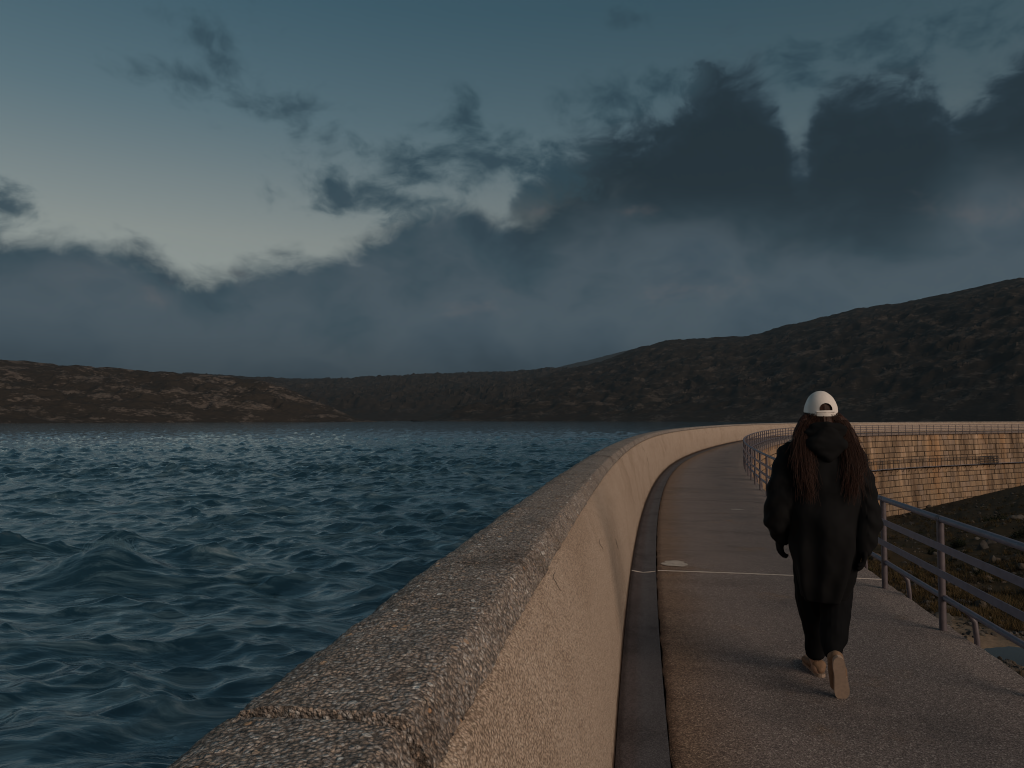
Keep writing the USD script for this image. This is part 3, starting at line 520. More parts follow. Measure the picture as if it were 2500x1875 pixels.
for a0 in slab_j[1:]:
    up = .0035 if abs(a0 - 7.62) < .1 else -.001
    obj('joint_filler', sweep([(.27, -.1), (EDGE - .01, -.1), (EDGE - .01, up), (1.9, .003 + up), (1.2, .005 + up), (.7, .003 + up), (.27, up)], [a0 - .0085, a0 + .0085]), M['mortar'] if abs(a0 - 7.62) < .1 else M['gutter'], walk)
obj('joint_filler', sweep([(.006, -.1), (.244, -.1), (.244, -.006), (.12, -.024), (.006, -.006)], [7.61, 7.63]), M['mortar'], walk)
def patch(s, off, ls, lo, seed, name, mt, z=.0085):
    a = np.linspace(0, 2 * np.pi, 28, endpoint=False); r = 1 + .9 * (meshkit.fbm(np.stack([np.cos(a) * 2.2, np.sin(a) * 2.2, 0 * a], -1) + seed, 3, seed) - .5)
    p = np.array([at(s + ls * r[i] * np.sin(a[i]), off + lo * r[i] * np.cos(a[i]), z) for i in range(28)]); c = at(s, off, z + .002)
    return obj(name, tm(np.vstack([p, c]), [[28, i, (i + 1) % 28] for i in range(28)]), mt, walk)
M['patch'] = plain('repair_mortar', (.42, .37, .325), .9, .35, 30)
patch(7.98, .45, .15, .15, 3, 'repair_patch', M['patch'])
patch(12.9, 1.55, .06, .11, 6, 'repair_patch', M['patch'])

# ---------------------------------------------------------------- masonry of the dam
def stonemat(name, col, vary):
    c = np.array(col)
    return mat(name, {
        'g': ('geometry', {}), 's': ('vector_math', {'math_type': 'multiply', 'vector2': (1.5, 1.5, .07)}), 'n': ('noise_texture', {'scale': 1.0, 'detail': 5.0, 'roughness': .65}),
        's2': ('vector_math', {'math_type': 'multiply', 'vector2': (.5, .5, .10)}), 'nb': ('noise_texture', {'scale': 1.0, 'detail': 4.0, 'roughness': .6}),
        'n2': ('noise_texture', {'scale': 7.0, 'detail': 6.0, 'roughness': .7}),
        'r': ('rgb_ramp', {'ramp': [(.25, tuple(c * .55)), (.5, tuple(c)), (.64, tuple(c * 1.35)), (.74, (.62, .51, .41))]}),
        'rb': ('rgb_ramp', {'ramp': [(.34, (.46, .43, .42)), (.5, (1, 1, 1)), (.66, (1.06, .88, .70))]}),
        'mb': ('mix_color', {'blend_type': 'multiply', 'fac': .85}),
        'isl': ('rgb_ramp', {'ramp': [(0, (.62, .62, .64)), (.5, (.95, .95, .95)), (1, (1.35, 1.25, 1.15))]}), 'mi': ('mix_color', {'blend_type': 'multiply', 'fac': vary, 'use_clamp': False}),
        'b': ('bump', {'strength': .7, 'distance': .03}), 'p': ('principled_bsdf', {'roughness': .9, 'specular_ior_level': .2})},
        [('g.position', 's.vector1'), ('s.vector', 'n.vector'), ('g.position', 's2.vector1'), ('s2.vector', 'nb.vector'), ('g.position', 'n2.vector'), ('n.fac', 'r.fac'), ('nb.fac', 'rb.fac'), ('r.color', 'mb.a'), ('rb.color', 'mb.b'),
         ('g.random_per_island', 'isl.fac'), ('mb.result', 'mi.a'), ('isl.color', 'mi.b'), ('mi.result', 'p.base_color'), ('n2.fac', 'b.height'), ('b.normal', 'p.normal')])
M['stones'] = [stonemat(f'granite_{w}', c, 0.0) for w, c in zip(('tan', 'brown', 'grey', 'pale', 'rust', 'dull'), ((.36, .25, .165), (.34, .236, .154), (.33, .24, .178), (.40, .285, .20), (.35, .235, .145), (.295, .21, .148)))]
M['stone_mix'] = stonemat('granite_mixed', (.35, .244, .163), .35)
M['joint'] = plain('deep_joint', (.055, .042, .032), .95, .3, 20)
dam = thing('dam_wall', 'curved downstream face of the dam built of brown granite blocks', 'dam')
FACE = W_ - .12
def face_off(z): return FACE + .045 * (-z)
obj('wall_core', sweep([(-.28, -13), (face_off(-13) - .06, -13), (face_off(-.2) - .06, -.205), (.0, -.205), (.0, -.26), (-.28, -.26)], np.linspace(-3.5, 172, 260)), M['joint'], dam)
stones = []
CH = .575
srng = np.random.default_rng(21)
ROWS = -.215 - np.concatenate([[0], np.cumsum(CH * srng.uniform(.86, 1.14, 20))])
for row in range(20):
    z1 = ROWS[row]; z0 = ROWS[row + 1]
    s = -3.0 + srng.uniform(0, .8)
    while s < 171:
        w = srng.uniform(.62, 1.20) if srng.random() > .12 else srng.uniform(.4, .6)
        stones.append((s, s + w, z0, z1, srng.uniform(-.02, .045))); s += w
st = np.array(stones)
cs = np.stack([(st[:, 0] + st[:, 1]) / 2, (st[:, 2] + st[:, 3]) / 2], 1)
c = at(cs[:, 0], face_off(cs[:, 1]), cs[:, 1])
px, py, dep = proj(c)
gz = ground_z(c[:, 0], c[:, 1])
t = EYE / (EYE - c[:, 2]); hit = c * t[:, None]; ho, _ = line_off(hit[:, 0], hit[:, 1])
nrm_a = np.interp(cs[:, 0], S_, a_); facing = -(np.cos(nrm_a) * c[:, 0] - np.sin(nrm_a) * c[:, 1]) / np.linalg.norm(c, axis=1)
infr = (dep > 1) & (px > 1700) & (px < 2560) & (py > 900)
seen = infr & (px > 1830) & (px < 2520) & (c[:, 2] > gz - .25) & ~((ho < EDGE) & (ho > -.3)) & (facing > .02)
area = np.where(seen, facing / dep ** 2 * (st[:, 1] - st[:, 0]), 0)
# the person stands in front of these
area[(px > 1885) & (px < 2085) & (py > 1090)] *= .15
order = np.argsort(-area); parts = set(order[:300][area[order[:300]] > 0].tolist())
rest = []
def stone_mesh(i):
    s0, s1, z0, z1, pr = stones[i]; g = .020 + .014 * srng.random(); ch = .022
    rw = [srng.uniform(-.012, .012) for _ in range(4)]
    def q(o, e): h = g + .006; return [at(s0 + g + e + rw[0] * (e > 0), face_off(z0) + o, z0 + h + e), at(s1 - g - e + rw[1] * (e > 0), face_off(z0) + o, z0 + h + e), at(s1 - g - e, face_off(z1) + o, z1 - h - e + rw[2] * (e > 0)), at(s0 + g + e, face_off(z1) + o, z1 - h - e + rw[3] * (e > 0))]
    v = np.array(q(-.08, 0) + q(pr - .015, 0) + q(pr + .01, ch))
    f = []
    for k in (0, 4):
        for j in range(4): f += [[k + j, k + (j + 1) % 4, k + 4 + (j + 1) % 4], [k + j, k + 4 + (j + 1) % 4, k + 4 + j]]
    f += [[8, 9, 10], [8, 10, 11]]
    return tm(v, np.array(f)[:, ::-1])
for i in range(len(stones)):
    if i in parts: obj('stone_block', stone_mesh(i), M['stones'][int(srng.choice(6, p=[.26, .24, .18, .12, .08, .12]))], dam)
    elif (infr[i] or dep[i] < 30) and c[i, 2] > gz[i] - 1.2: rest.append(stone_mesh(i))
obj('masonry', cat_(rest), M['stone_mix'], dam, kind='stuff')

# ---------------------------------------------------------------- the railing on the crest
rail = thing('metal_railing', 'blue grey pipe railing with flat bars along the outer edge of the walkway', 'railing')
ss = np.arange(0, 150, .01); bx, by, _ = proj(at(ss, W_, 0))
vis = at(ss, W_, 0)[:, 1] > 1
sA = ss[vis][np.argmin(np.abs(bx[vis] - 2160.6) + np.abs(by[vis] - 1436.5))]; sB = ss[vis][np.argmin(np.abs(bx[vis] - 2302) + np.abs(by[vis] - 1541))]
PITCH = float(sA - sB)
print('post pitch', PITCH, sA, sB)
PITCH = 1.34
posts = np.arange(sA - PITCH * 6, 165, PITCH)
HR = .815
rs = np.arange(posts[0], posts[-1] + .01, .335)
rsf = np.concatenate([rs[rs < 40], rs[rs >= 40][::2]])
obj('top_rail', tube(at(rsf, W_, HR), .024, 10), M['rail'], rail, smooth=True)
for z in (.617, .425):
    obj('flat_bar', sweep([(W_ - .030, z - .027), (W_ - .024, z - .027), (W_ - .024, z + .027), (W_ - .030, z + .027)], rsf), M['rail'], rail)
obj('bottom_rail', tube(at(rsf, W_ + .012, .24), .021, 10), M['rail'], rail, smooth=True)
for s in posts:
    n = 12 if s < 30 else 6
    m = [tube([at(s, W_, .002), at(s, W_, HR - .02)], .0248, n), tube([at(s - .032, W_, HR), at(s + .032, W_, HR)], .0262, n), tube([at(s - .03, W_ + .012, .24), at(s + .03, W_ + .012, .24)], .0245, n)]
    obj('post', cat_(m), M['railpost'], rail, smooth=40)
    k = s - .24
    if k > posts[0]:
        q = [at(k + .16, W_ + .014, .24), at(k + .07, W_ + .03, .232), at(k + .02, W_ + .075, .20), at(k, W_ + .118, .13), at(k, W_ + .130, .0), at(k, W_ + .130, -.42)]
        obj('bracket', tube(q, .019, 8 if s < 30 else 5), M['railpost'], rail, smooth=True)

# ---------------------------------------------------------------- inspection catwalk on the face of the dam
catw = thing('inspection_catwalk', 'narrow metal catwalk with thin handrail fixed halfway up the stone face', 'catwalk')
M['cat'] = plain('catwalk_steel', (.030, .028, .031), .6, .3, 6, .4)
M['plank'] = plain('catwalk_grating', (.24, .24, .29), .6, .3, 3, .4)
cxs, cys, _ = proj(at(ss, FACE + .5, -3.6)); deep = ss > 60
sC0 = ss[deep][np.argmin(np.abs(cxs[deep] - 2060))]; sC1 = min(150., ss[deep][np.argmin(np.abs(cxs[deep] - 2530))]); sG = ss[deep][np.argmin(np.abs(cxs[deep] - 2392))]; sG2 = ss[deep][np.argmin(np.abs(cxs[deep] - 2436))]
CZ = -3.62
def co(z): return face_off(z) + .05
n = int((sC1 - sC0) / 1.15)
for i in range(n):
    a0, a1 = sC0 + i * 1.15, sC0 + (i + 1) * 1.15 - .03
    obj('plank', sweep([(co(CZ), CZ - .05), (co(CZ) + .30, CZ - .03), (co(CZ) + .30, CZ), (co(CZ), CZ)], [a0, a1]), M['plank'], catw)
for i in range(0, n + 1):
    a0 = sC0 + i * 1.15
    if a0 > sG2 + .3: continue
    obj('post', tube([at(a0, co(CZ) + .29, CZ - .02), at(a0, co(CZ) + .29, CZ + .84)], .030, 5), M['cat'], catw)
    obj('bracket', tube([at(a0, co(CZ) + .28, CZ - .03), at(a0, co(CZ) + .22, CZ - .10), at(a0, co(CZ) + .1, CZ - .38), at(a0, co(CZ) - .03, CZ - .42)], .028, 5), M['cat'], catw)
obj('handrail', tube(at(np.linspace(sC0, sG2, 60), co(CZ) + .29, CZ + .84), .028, 6), M['cat'], catw)
gate = obj('gate', cat_([tube(at(np.linspace(sG, sG2, 8), co(CZ) + .33, CZ + z), .040, 5) for z in (.05, .30, .55, .80)] + [tube([at(s, co(CZ) + .33, CZ), at(s, co(CZ) + .33, CZ + .86)], .045, 5) for s in (sG, (sG + sG2) / 2, sG2)]), M['cat'], catw, label='barred gate panel near the right end of the catwalk')

# ---------------------------------------------------------------- stones and plants below the dam
M['rock'] = [plain(f'boulder_{w}', c, .95, .55, 4.0, .15, 0, .9, .03) for w, c in zip(('grey', 'lichen', 'tan'), ((.064, .058, .053), (.082, .073, .063), (.080, .064, .050)))]
def rock(w, h, d, seed):
    m = trimesh.creation.icosphere(3 if w > .5 else 2); v = m.vertices
    n = v + seed * 13.7
    v = v * (1 + .55 * (meshkit.fbm(n * 1.1, 2, seed) - .5) + .35 * (meshkit.fbm(n * 2.7, 2, seed + 1) - .5))[:, None]
    for k in range(5):     # a few broken faces
        r = np.random.default_rng(seed * 7 + k); nn = r.normal(size=3); nn /= np.linalg.norm(nn); o = v @ nn; lim = .62
        v = v - np.maximum(o - lim, 0)[:, None] * nn * .85
    v = v * np.array([w, d, h]) / 2
    return tm(v, m.faces)
def put_rock(px, py, wpx, asp, label, group, seed, mt):
    p = ground_at(px, py); w = wpx * p[1] / 1757; h = w * asp
    m = rock(w, h * 1.5, w * .8, seed); m.apply_translation(p + [0, w * .2, h * .12])
    obj('boulder', m, M['rock'][mt], smooth=35, label=label, cat='boulder', group=group)
big = [(2478, 1272, 40, .50, 'broad pale grey boulder lying on the dark grass left of the frame edge', 1), (2472, 1233, 34, .28, 'low flat pale boulder in the grass nearest the dam face', 1),
       (2400, 1288, 26, .55, 'rounded brownish boulder just above the top rail between the posts', 2), (2456, 1276, 20, .5, 'smaller boulder leaning against the left side of the broad pale boulder', 0),
       (2392, 1340, 30, .95, 'tall upright grey boulder in the middle of the rock heap', 0), (2418, 1328, 36, .55, 'wide grey boulder on the right of the rock heap', 0), (2381, 1322, 24, .6, 'light lichen covered boulder on top of the rock heap', 1),
       (2352, 1326, 24, .5, 'dark grey boulder at the left end of the rock heap', 0), (2413, 1367, 16, 1.1, 'narrow standing stone slab below the rock heap', 0), (2485, 1380, 24, .5, 'low brown boulder right of the rock heap', 2)]
for i, (x, y, w, a, lab, mt) in enumerate(big): put_rock(x, y, w, a, lab, 'boulders below the dam', i + 1, mt)
rr = np.random.default_rng(77)
for i in range(46):
    x = rr.uniform(2120, 2500); y = rr.uniform(1275 if x < 2250 else 1235, 1240 + (x - 2080) * .72 + 40)
    mt = int(rr.integers(3)); tone = ('dark grey', 'pale lichened', 'light brown')[mt]
    put_rock(x, min(y, 1470), rr.uniform(6, 17), rr.uniform(.35, .7), f'small {tone} stone lying loose on the heath below the dam', f'{tone} small stones on the heath', 40 + i, mt)
def instancer(name, protos, pts, rots, scales, idx, mat_, label, cat=None, parent='/World'):
    pi = UsdGeom.PointInstancer.Define(stage, numbered(parent, name))
    paths = []
    for k, m in enumerate(protos):
        mm = usdkit.mesh(stage, f'{pi.GetPath()}/{name}_piece_{k + 1:03d}', m, mat_[k % len(mat_)]); paths.append(mm.GetPath())
    pi.CreatePrototypesRel().SetTargets(paths)
    pi.CreatePositionsAttr(Vt.Vec3fArray.FromNumpy(np.asarray(pts, np.float32)))
    q = [Gf.Quath(float(np.cos(r / 2)), 0, 0, float(np.sin(r / 2))) for r in rots]; pi.CreateOrientationsAttr(q)
    pi.CreateScalesAttr(Vt.Vec3fArray.FromNumpy(np.asarray(scales, np.float32))); pi.CreateProtoIndicesAttr(Vt.IntArray.FromNumpy(np.asarray(idx, np.int32)))
    return tag(pi, label, cat, kind='stuff')
def tuft(seed, n=26, h=.16, spread=.10):
    r = np.random.default_rng(seed); v, f = [], []
    for i in range(n):
        b = np.r_[r.normal(0, spread * .4, 2), 0]; a = r.uniform(0, 2 * np.pi); lean = r.uniform(.1, .8); hh = h * r.uniform(.5, 1.1)
        tip = b + [np.cos(a) * lean * hh, np.sin(a) * lean * hh, hh]; sd = np.array([-np.sin(a), np.cos(a), 0]) * .006
        k = len(v); v += [b - sd, b + sd, tip]; f.append([k, k + 1, k + 2])
    return tm(v, f)
def bushel(seed, n=160, r0=.5):
    r = np.random.default_rng(seed); v, f = [], []
    for i in range(n):
        d = r.normal(size=3); d[2] = abs(d[2]) * .8; d /= np.linalg.norm(d); p = d * r0 * r.uniform(.55, 1.0) * (1 + .3 * math.sin(3 * d[0] + seed) + .25 * math.sin(5 * d[1]))
        for _ in range(3):
            a, b = r.normal(size=3), r.normal(size=3); k = len(v); q = p + r.normal(0, .05, 3) * r0 * 2
            v += [q, q + a * .05 * r0 * 2, q + b * .05 * r0 * 2]; f.append([k, k + 1, k + 2])
    return tm(v, f)
M['grass'] = [plain('dry_grass', (.080, .056, .026), .9, .5, 3.0, .1), plain('green_grass', (.024, .026, .010), .9, .4, 3.0, .1), plain('heather', (.030, .024, .016), .9, .4, 3.0, .1)]
M['leaf'] = plain('shrub_leaf', (.018, .022, .010), .85, .5, 5.0, .15); M['twig'] = plain('twig', (.06, .045, .032), .9, .3, 10)
def scatter(n, seed, ok):
    r = np.random.default_rng(seed); out = []
    while len(out) < n:
        az = np.radians(r.uniform(19, 38, 4000)); d = 1 / r.uniform(1 / 70, 1 / 5.0, 4000); x, y = d * np.sin(az), d * np.cos(az); off, s = line_off(x, y)
        k = (off > EDGE + .15) & ok(x, y, off, r)
        out += np.stack([x, y], 1)[k].tolist()
    return np.array(out[:n])
tree_g = cKDTree(gm.vertices[:, :2])
def gz_mesh(p): return gm.vertices[tree_g.query(p)[1], 2]
pd_ok = lambda x, y: np.hypot((x - PUD[0]) / .9, (y - PUD[1]) / .62) > 1
p = scatter(3800, 3, lambda x, y, off, r: pd_ok(x, y) & (r.random(len(x)) < np.clip((off - EDGE - 1.0) / 2.2, 0.01, 1)) & (meshkit.fbm(np.stack([x / 1.6, y / 1.6, 0 * x], -1), 2, 8) > .44))
r = np.random.default_rng(4); sc = r.uniform(.3, .8, len(p)) * (1 + .016 * p[:, 1])
instancer('grass', [tuft(1), tuft(2, 30, .12, .14), tuft(3, 34, .10, .2)], np.c_[p, gz_mesh(p) - .01], r.uniform(0, 6.28, len(p)), np.stack([sc] * 3, 1), r.choice(3, len(p), p=[.55, .08, .37]), M['grass'], 'low tufts of grass and heather below the dam', 'grass')
p = scatter(5200, 5, lambda x, y, off, r: pd_ok(x, y) & (r.random(len(x)) < np.where(off < EDGE + .9, 1, .30)))
r = np.random.default_rng(6); sc = np.exp(r.normal(-.2, .55, len(p))) * .030 * (1 + .07 * p[:, 1])
instancer('gravel', [rock(1, .7, .9, 90), rock(1, .6, 1.1, 91), rock(1.1, .8, .8, 92)], np.c_[p, gz_mesh(p)], r.uniform(0, 6.28, len(p)), np.stack([sc] * 3, 1), r.integers(0, 3, len(p)), M['rock'], 'loose gravel and small stones beside the walkway', 'gravel')
for i, (x, y, w, lab) in enumerate([(2424, 1278, 44, 'dark rounded shrub left of the broad pale boulder'), (2490, 1312, 46, 'dark shrub against the frame edge below the broad pale boulder'), (2330, 1334, 36, 'low dark shrub left of the rock heap'), (2385, 1402, 34, 'greyish low shrub below the rock heap'), (2268, 1350, 24, 'small dark shrub just left of the nearer visible post'), (2283, 1408, 20, 'brown tufty shrub low on the bank beside the nearer post')]):
    p = ground_at(x, y); w = w * p[1] / 1757
    b = thing('shrub', lab, 'shrub', loc=p)
    m = bushel(i + 5, 420); m.apply_scale(w); obj('foliage', m, M['leaf'], b)
    obj('stem', cat_([tube([[0, 0, -.1 * w], [.12 * w * math.cos(q), .12 * w * math.sin(q), .16 * w], [.28 * w * math.cos(q), .28 * w * math.sin(q), .36 * w]], [.02 * w, .015 * w, .006 * w], 5) for q in (.3, 2.2, 4.4)]), M['twig'], b)

# ---------------------------------------------------------------- the walking person
def ball(p, r, n=20):
    return m3.Manifold.sphere(float(r), n).translate(tuple(map(float, p)))
def chain(pts, n=20):
    out = m3.Manifold()
    for (p, r), (q, r2) in zip(pts[:-1], pts[1:]): out += m3.Manifold.batch_hull([ball(p, r, n), ball(q, r2, n)])
    return out
def hullof(pts, n=18): return m3.Manifold.batch_hull([ball(p, r, n) for p, r in pts])
def finish(man, edge, it=10, lam=.5):
    man = man.refine_to_length(edge); mm = man.to_mesh()
    t = trimesh.Trimesh(mm.vert_properties[:, :3].astype(float), mm.tri_verts.astype(int), process=True)
    if it: trimesh.smoothing.filter_taubin(t, lamb=lam, nu=lam + .03, iterations=it)
    return t
def xf(m, rot=(0, 0, 0), loc=(0, 0, 0)):
    return m.rotate(tuple(map(float, rot))).translate(tuple(map(float, loc)))
def hand(side, e=0.0):
    """a relaxed hand hanging from the wrist at the origin: fingers down, palm to the body, thumb forward; side -1 left, +1 right"""
    h = hullof([((0, -.012, 0), .019 + e), ((0, .014, 0), .019 + e), ((0, -.030, -.075), .011 + e), ((0, .030, -.078), .012 + e), ((0, .0, -.085), .012 + e)], 14)
    inx = -side
    for y, L, c in ((-.031, .066, .5), (-.011, .080, .42), (.011, .084, .36), (.032, .076, .3)):
        p0 = np.array([0, y, -.076]); a = c * .45
        p1 = p0 + L * .45 * np.array([inx * math.sin(a), 0, -math.cos(a)]); p2 = p1 + L * .32 * np.array([inx * math.sin(a + c), 0, -math.cos(a + c)]); p3 = p2 + L * .23 * np.array([inx * math.sin(a + 2 * c), 0, -math.cos(a + 2 * c)])
        h += chain([(p0, .0098 + e), (p1, .0092 + e), (p2, .0085 + e), (p3, .0075 + e)], 12)
    q = [np.array([inx * .004, .026, -.022]), np.array([inx * .016, .050, -.050]), np.array([inx * .022, .060, -.078]), np.array([inx * .025, .060, -.100])]
    h += chain([(q[0], .013 + e), (q[1], .0115 + e), (q[2], .010 + e), (q[3], .0085 + e)], 12)
    return h
SH = {-1: np.array([-.156, 0, 1.385]), 1: np.array([.138, 0, 1.385])}
EL = {-1: np.array([-.248, -.05, 1.07]), 1: np.array([.205, -.04, 1.085])}
WR = {-1: np.array([-.235, .045, .865]), 1: np.array([.192, -.095, .845])}
HD = {-1: (12, 0, 10), 1: (-14, 0, -8)}
HIP = {-1: np.array([-.085, 0, .86]), 1: np.array([.085, 0, .86])}
KN = {-1: np.array([-.055, .14, .475]), 1: np.array([.055, .02, .475])}
_T = trimesh.transformations.rotation_matrix(math.radians(-13), [0, 1, 0]) @ trimesh.transformations.euler_matrix(math.radians(-66), 0, 0) @ trimesh.transformations.rotation_matrix(.05, [0, 0, 1])
_T[:3, 3] = np.array([.034, -.185, .012]) - (_T @ np.array([0, .135, .01, 1]))[:3]      # the trailing shoe, up on its toe
in_shoe = lambda *p: (_T @ np.array([*p, 1.0]))[:3]
AN = {-1: np.array([-.015, .205, .085]), 1: in_shoe(0, -.07, .105)}
body = chain([((0, .015, 1.50), .052), ((0, 0, 1.40), .058)])
body += hullof([((-.13, 0, 1.40), .05), ((.13, 0, 1.40), .05), ((-.10, .01, 1.22), .085), ((.10, .01, 1.22), .085)])
body += hullof([((-.10, .01, 1.22), .085), ((.10, .01, 1.22), .085), ((-.07, 0, 1.06), .08), ((.07, 0, 1.06), .08)])
body += hullof([((-.07, 0, 1.06), .08), ((.07, 0, 1.06), .08), ((-.08, -.01, .90), .095), ((.08, -.01, .90), .095)])
for sd in (-1, 1):
    body += chain([(SH[sd], .048), (EL[sd], .036), (WR[sd], .024)]) + hand(sd).rotate(HD[sd]).translate(tuple(WR[sd]))
    body += chain([(HIP[sd], .085), (KN[sd], .052), (AN[sd], .034)])
body += hullof([(AN[-1], .033), (AN[-1] + [0, -.035, -.045], .030), (AN[-1] + [0, .09, -.05], .026), (AN[-1] + [.01, .15, -.062], .017)])
body += hullof([(AN[1], .030), (in_shoe(0, -.098, .045), .020), (in_shoe(0, -.02, .045), .020)]) + hullof([(in_shoe(0, -.02, .045), .020), (in_shoe(0, .10, .034), .013), (in_shoe(0, -.08, .042), .018)])
# head with a face, turned the way she walks
hd = m3.Manifold.sphere(1, 40).scale((.072, .092, .108)).translate((0, .030, 1.588))
hd += hullof([((0, .085, 1.512), .022), ((-.035, .06, 1.528), .028), ((.035, .06, 1.528), .028), ((0, .03, 1.55), .05)])
hd += chain([((0, .118, 1.602), .008), ((0, .138, 1.567), .012), ((0, .118, 1.558), .010)], 12)
for sd in (-1, 1):
    hd += m3.Manifold.sphere(1, 16).scale((.010, .020, .030)).rotate((0, 0, 12 * sd)).translate((sd * .074, .018, 1.582))
    hd -= m3.Manifold.sphere(.013, 16).translate((sd * .031, .122, 1.597)); hd += m3.Manifold.sphere(.0115, 16).translate((sd * .031, .112, 1.597))
    hd += chain([((sd * .018, .120, 1.612), .005), ((sd * .042, .112, 1.613), .004)], 10)
hd += chain([((-.022, .112, 1.537), .005), ((0, .119, 1.539), .0065), ((.022, .112, 1.537), .005)], 10)
body += hd
PX, PY = 1.832, 4.265
person = thing('person', 'person in long black hooded coat and white cap walking away along the walkway', 'person', loc=(PX, PY, .004), rotz=-10.5)
M['skin'] = plain('skin', (.36, .22, .155), .55, .1, 40, .4)
M['black'] = plain('black_cloth', (.0062, .0064, .0072), .9, .35, 7, .12, 0, .3, .01)
M['blackp'] = plain('black_trousers', (.0050, .0053, .0064), .9, .3, 9, .1, 0, .3, .008)
M['glove'] = plain('black_knit', (.006, .006, .0065), .95, .3, 60, .1)
M['cap'] = plain('white_cotton', (.66, .615, .58), .85, .06, 60, .2, 0, .2, .001)
M['shoe'] = plain('tan_suede', (.20, .125, .08), .8, .25, 40, .25)
M['sole'] = plain('pale_rubber', (.30, .225, .175), .7, .15, 50, .3)
obj('body', finish(body, .012, 8), M['skin'], person, smooth=True)
# coat: a loose body with folds, two wide sleeves
def loft(rings, nth=72, fold=None, zn=40):
    """rings: (z, cx, cy, rx, ry)"""
    R = np.array(rings); zs = np.linspace(R[0, 0], R[-1, 0], zn)
    from scipy.interpolate import PchipInterpolator
    o = np.argsort(R[:, 0]); g = PchipInterpolator(R[o, 0], R[o, 1:]); q = g(zs)
    th = np.linspace(0, 2 * np.pi, nth, endpoint=False)
    ex = 2.25
    cx = np.sign(np.cos(th)) * np.abs(np.cos(th)) ** (2 / ex); cy = np.sign(np.sin(th)) * np.abs(np.sin(th)) ** (2 / ex)
    v = np.stack([q[:, None, 0] + q[:, None, 2] * cx, q[:, None, 1] + q[:, None, 3] * cy, np.repeat(zs[:, None], nth, 1)], -1)
    if fold is not None:
        d = fold(np.repeat(th[None], zn, 0), np.repeat(zs[:, None], nth, 1)); nrm = np.stack([cx, cy, 0 * cx], -1)[None]
        v += nrm * d[..., None]
    v = v.reshape(-1, 3); f = tris(quads(zn, nth, True)); k = zn * nth
    v = np.vstack([v, v[:nth].mean(0), v[-nth:].mean(0)])
    f = np.vstack([f, [[k, i, (i + 1) % nth] for i in range(nth)], [[k + 1, k - nth + (i + 1) % nth, k - nth + i] for i in range(nth)]])
    t = tm(v, f); trimesh.repair.fix_normals(t)
    if t.volume < 0: t.invert()
    return t
def to_m(t): return m3.Manifold(m3.Mesh(np.asarray(t.vertices, np.float32), np.asarray(t.faces, np.uint32)))
def folds(th, z):
    low = np.clip((1.3 - z) / .6, 0, 1)
    return low * (.013 * np.sin(5 * th + 2.2 * z + .6) + .009 * np.sin(9 * th - 5 * z + 2) + .006 * np.sin(3 * th + 14 * z)) + .006 * np.sin(22 * z + 3 * np.cos(th)) * np.clip(1 - np.abs(z - 1.1) * 2, 0, 1)
coat = to_m(loft([(.50, -.015, .0, .112, .135), (.56, -.012, -.0, .138, .155), (.70, -.005, -.005, .166, .170), (.85, 0, -.01, .196, .176), (1.0, 0, -.012, .212, .172), (1.15, 0, -.01, .212, .158), (1.28, 0, -.006, .208, .145), (1.36, 0, 0, .180, .120), (1.42, 0, .005, .132, .096), (1.475, 0, .01, .090, .080), (1.50, 0, .012, .070, .070)], 72, folds))
for sd in (-1, 1):
    s0, e0, w0 = SH[sd], EL[sd], WR[sd]
    drop = w0 + np.array([0, 0, -.02])
    sl = chain([(s0 + [-sd * .03, 0, -.01], .066), (s0 + [sd * .016, 0, -.06], .080), (e0 + [-sd * .006, 0, .10], .078), (e0 + [sd * .002, -.01, -.0], .078), (e0 * .6 + w0 * .4 + [sd * .018, -.01, -.03], .078), (drop + [sd * .006, 0, .055], .066), (drop, .050)], 26)
    coat += sl
ct = finish(coat, .016, 14)
v = ct.vertices; vn = ct.vertex_normals
arm = np.abs(v[:, 0]) > .20
wr = (meshkit.fbm(v * np.array([9, 9, 5.]) + 7, 3, 12) - .5) * .030 + np.where(arm, np.sin(v[:, 2] * 62 + v[:, 1] * 20 + 2 * np.sin(v[:, 0] * 30)) * .0045, 0)
v = v + vn * wr[:, None]; ct.vertices = v
coat_p = obj('coat', ct, M['black'], person, smooth=True)
hood = hullof([((-.075, -.075, 1.475), .045), ((.075, -.075, 1.475), .045), ((0, -.105, 1.44), .06), ((-.095, -.03, 1.44), .04), ((.095, -.03, 1.44), .04)]) + hullof([((-.055, -.115, 1.40), .055), ((.055, -.115, 1.40), .055), ((0, -.135, 1.345), .045), ((0, -.11, 1.47), .055)]) + chain([((-.10, -.02, 1.455), .040), ((-.06, -.095, 1.495), .036), ((0, -.118, 1.508), .034), ((.06, -.095, 1.495), .036), ((.10, -.02, 1.455), .040)])
ht = finish(hood, .010, 10); v = ht.vertices; ht.vertices = v + ht.vertex_normals * ((meshkit.fbm(v * np.array([10, 10, 22.]), 2, 5) - .5) * .030)[:, None]
obj('hood', ht, M['black'], str(coat_p.GetPath()), smooth=True)
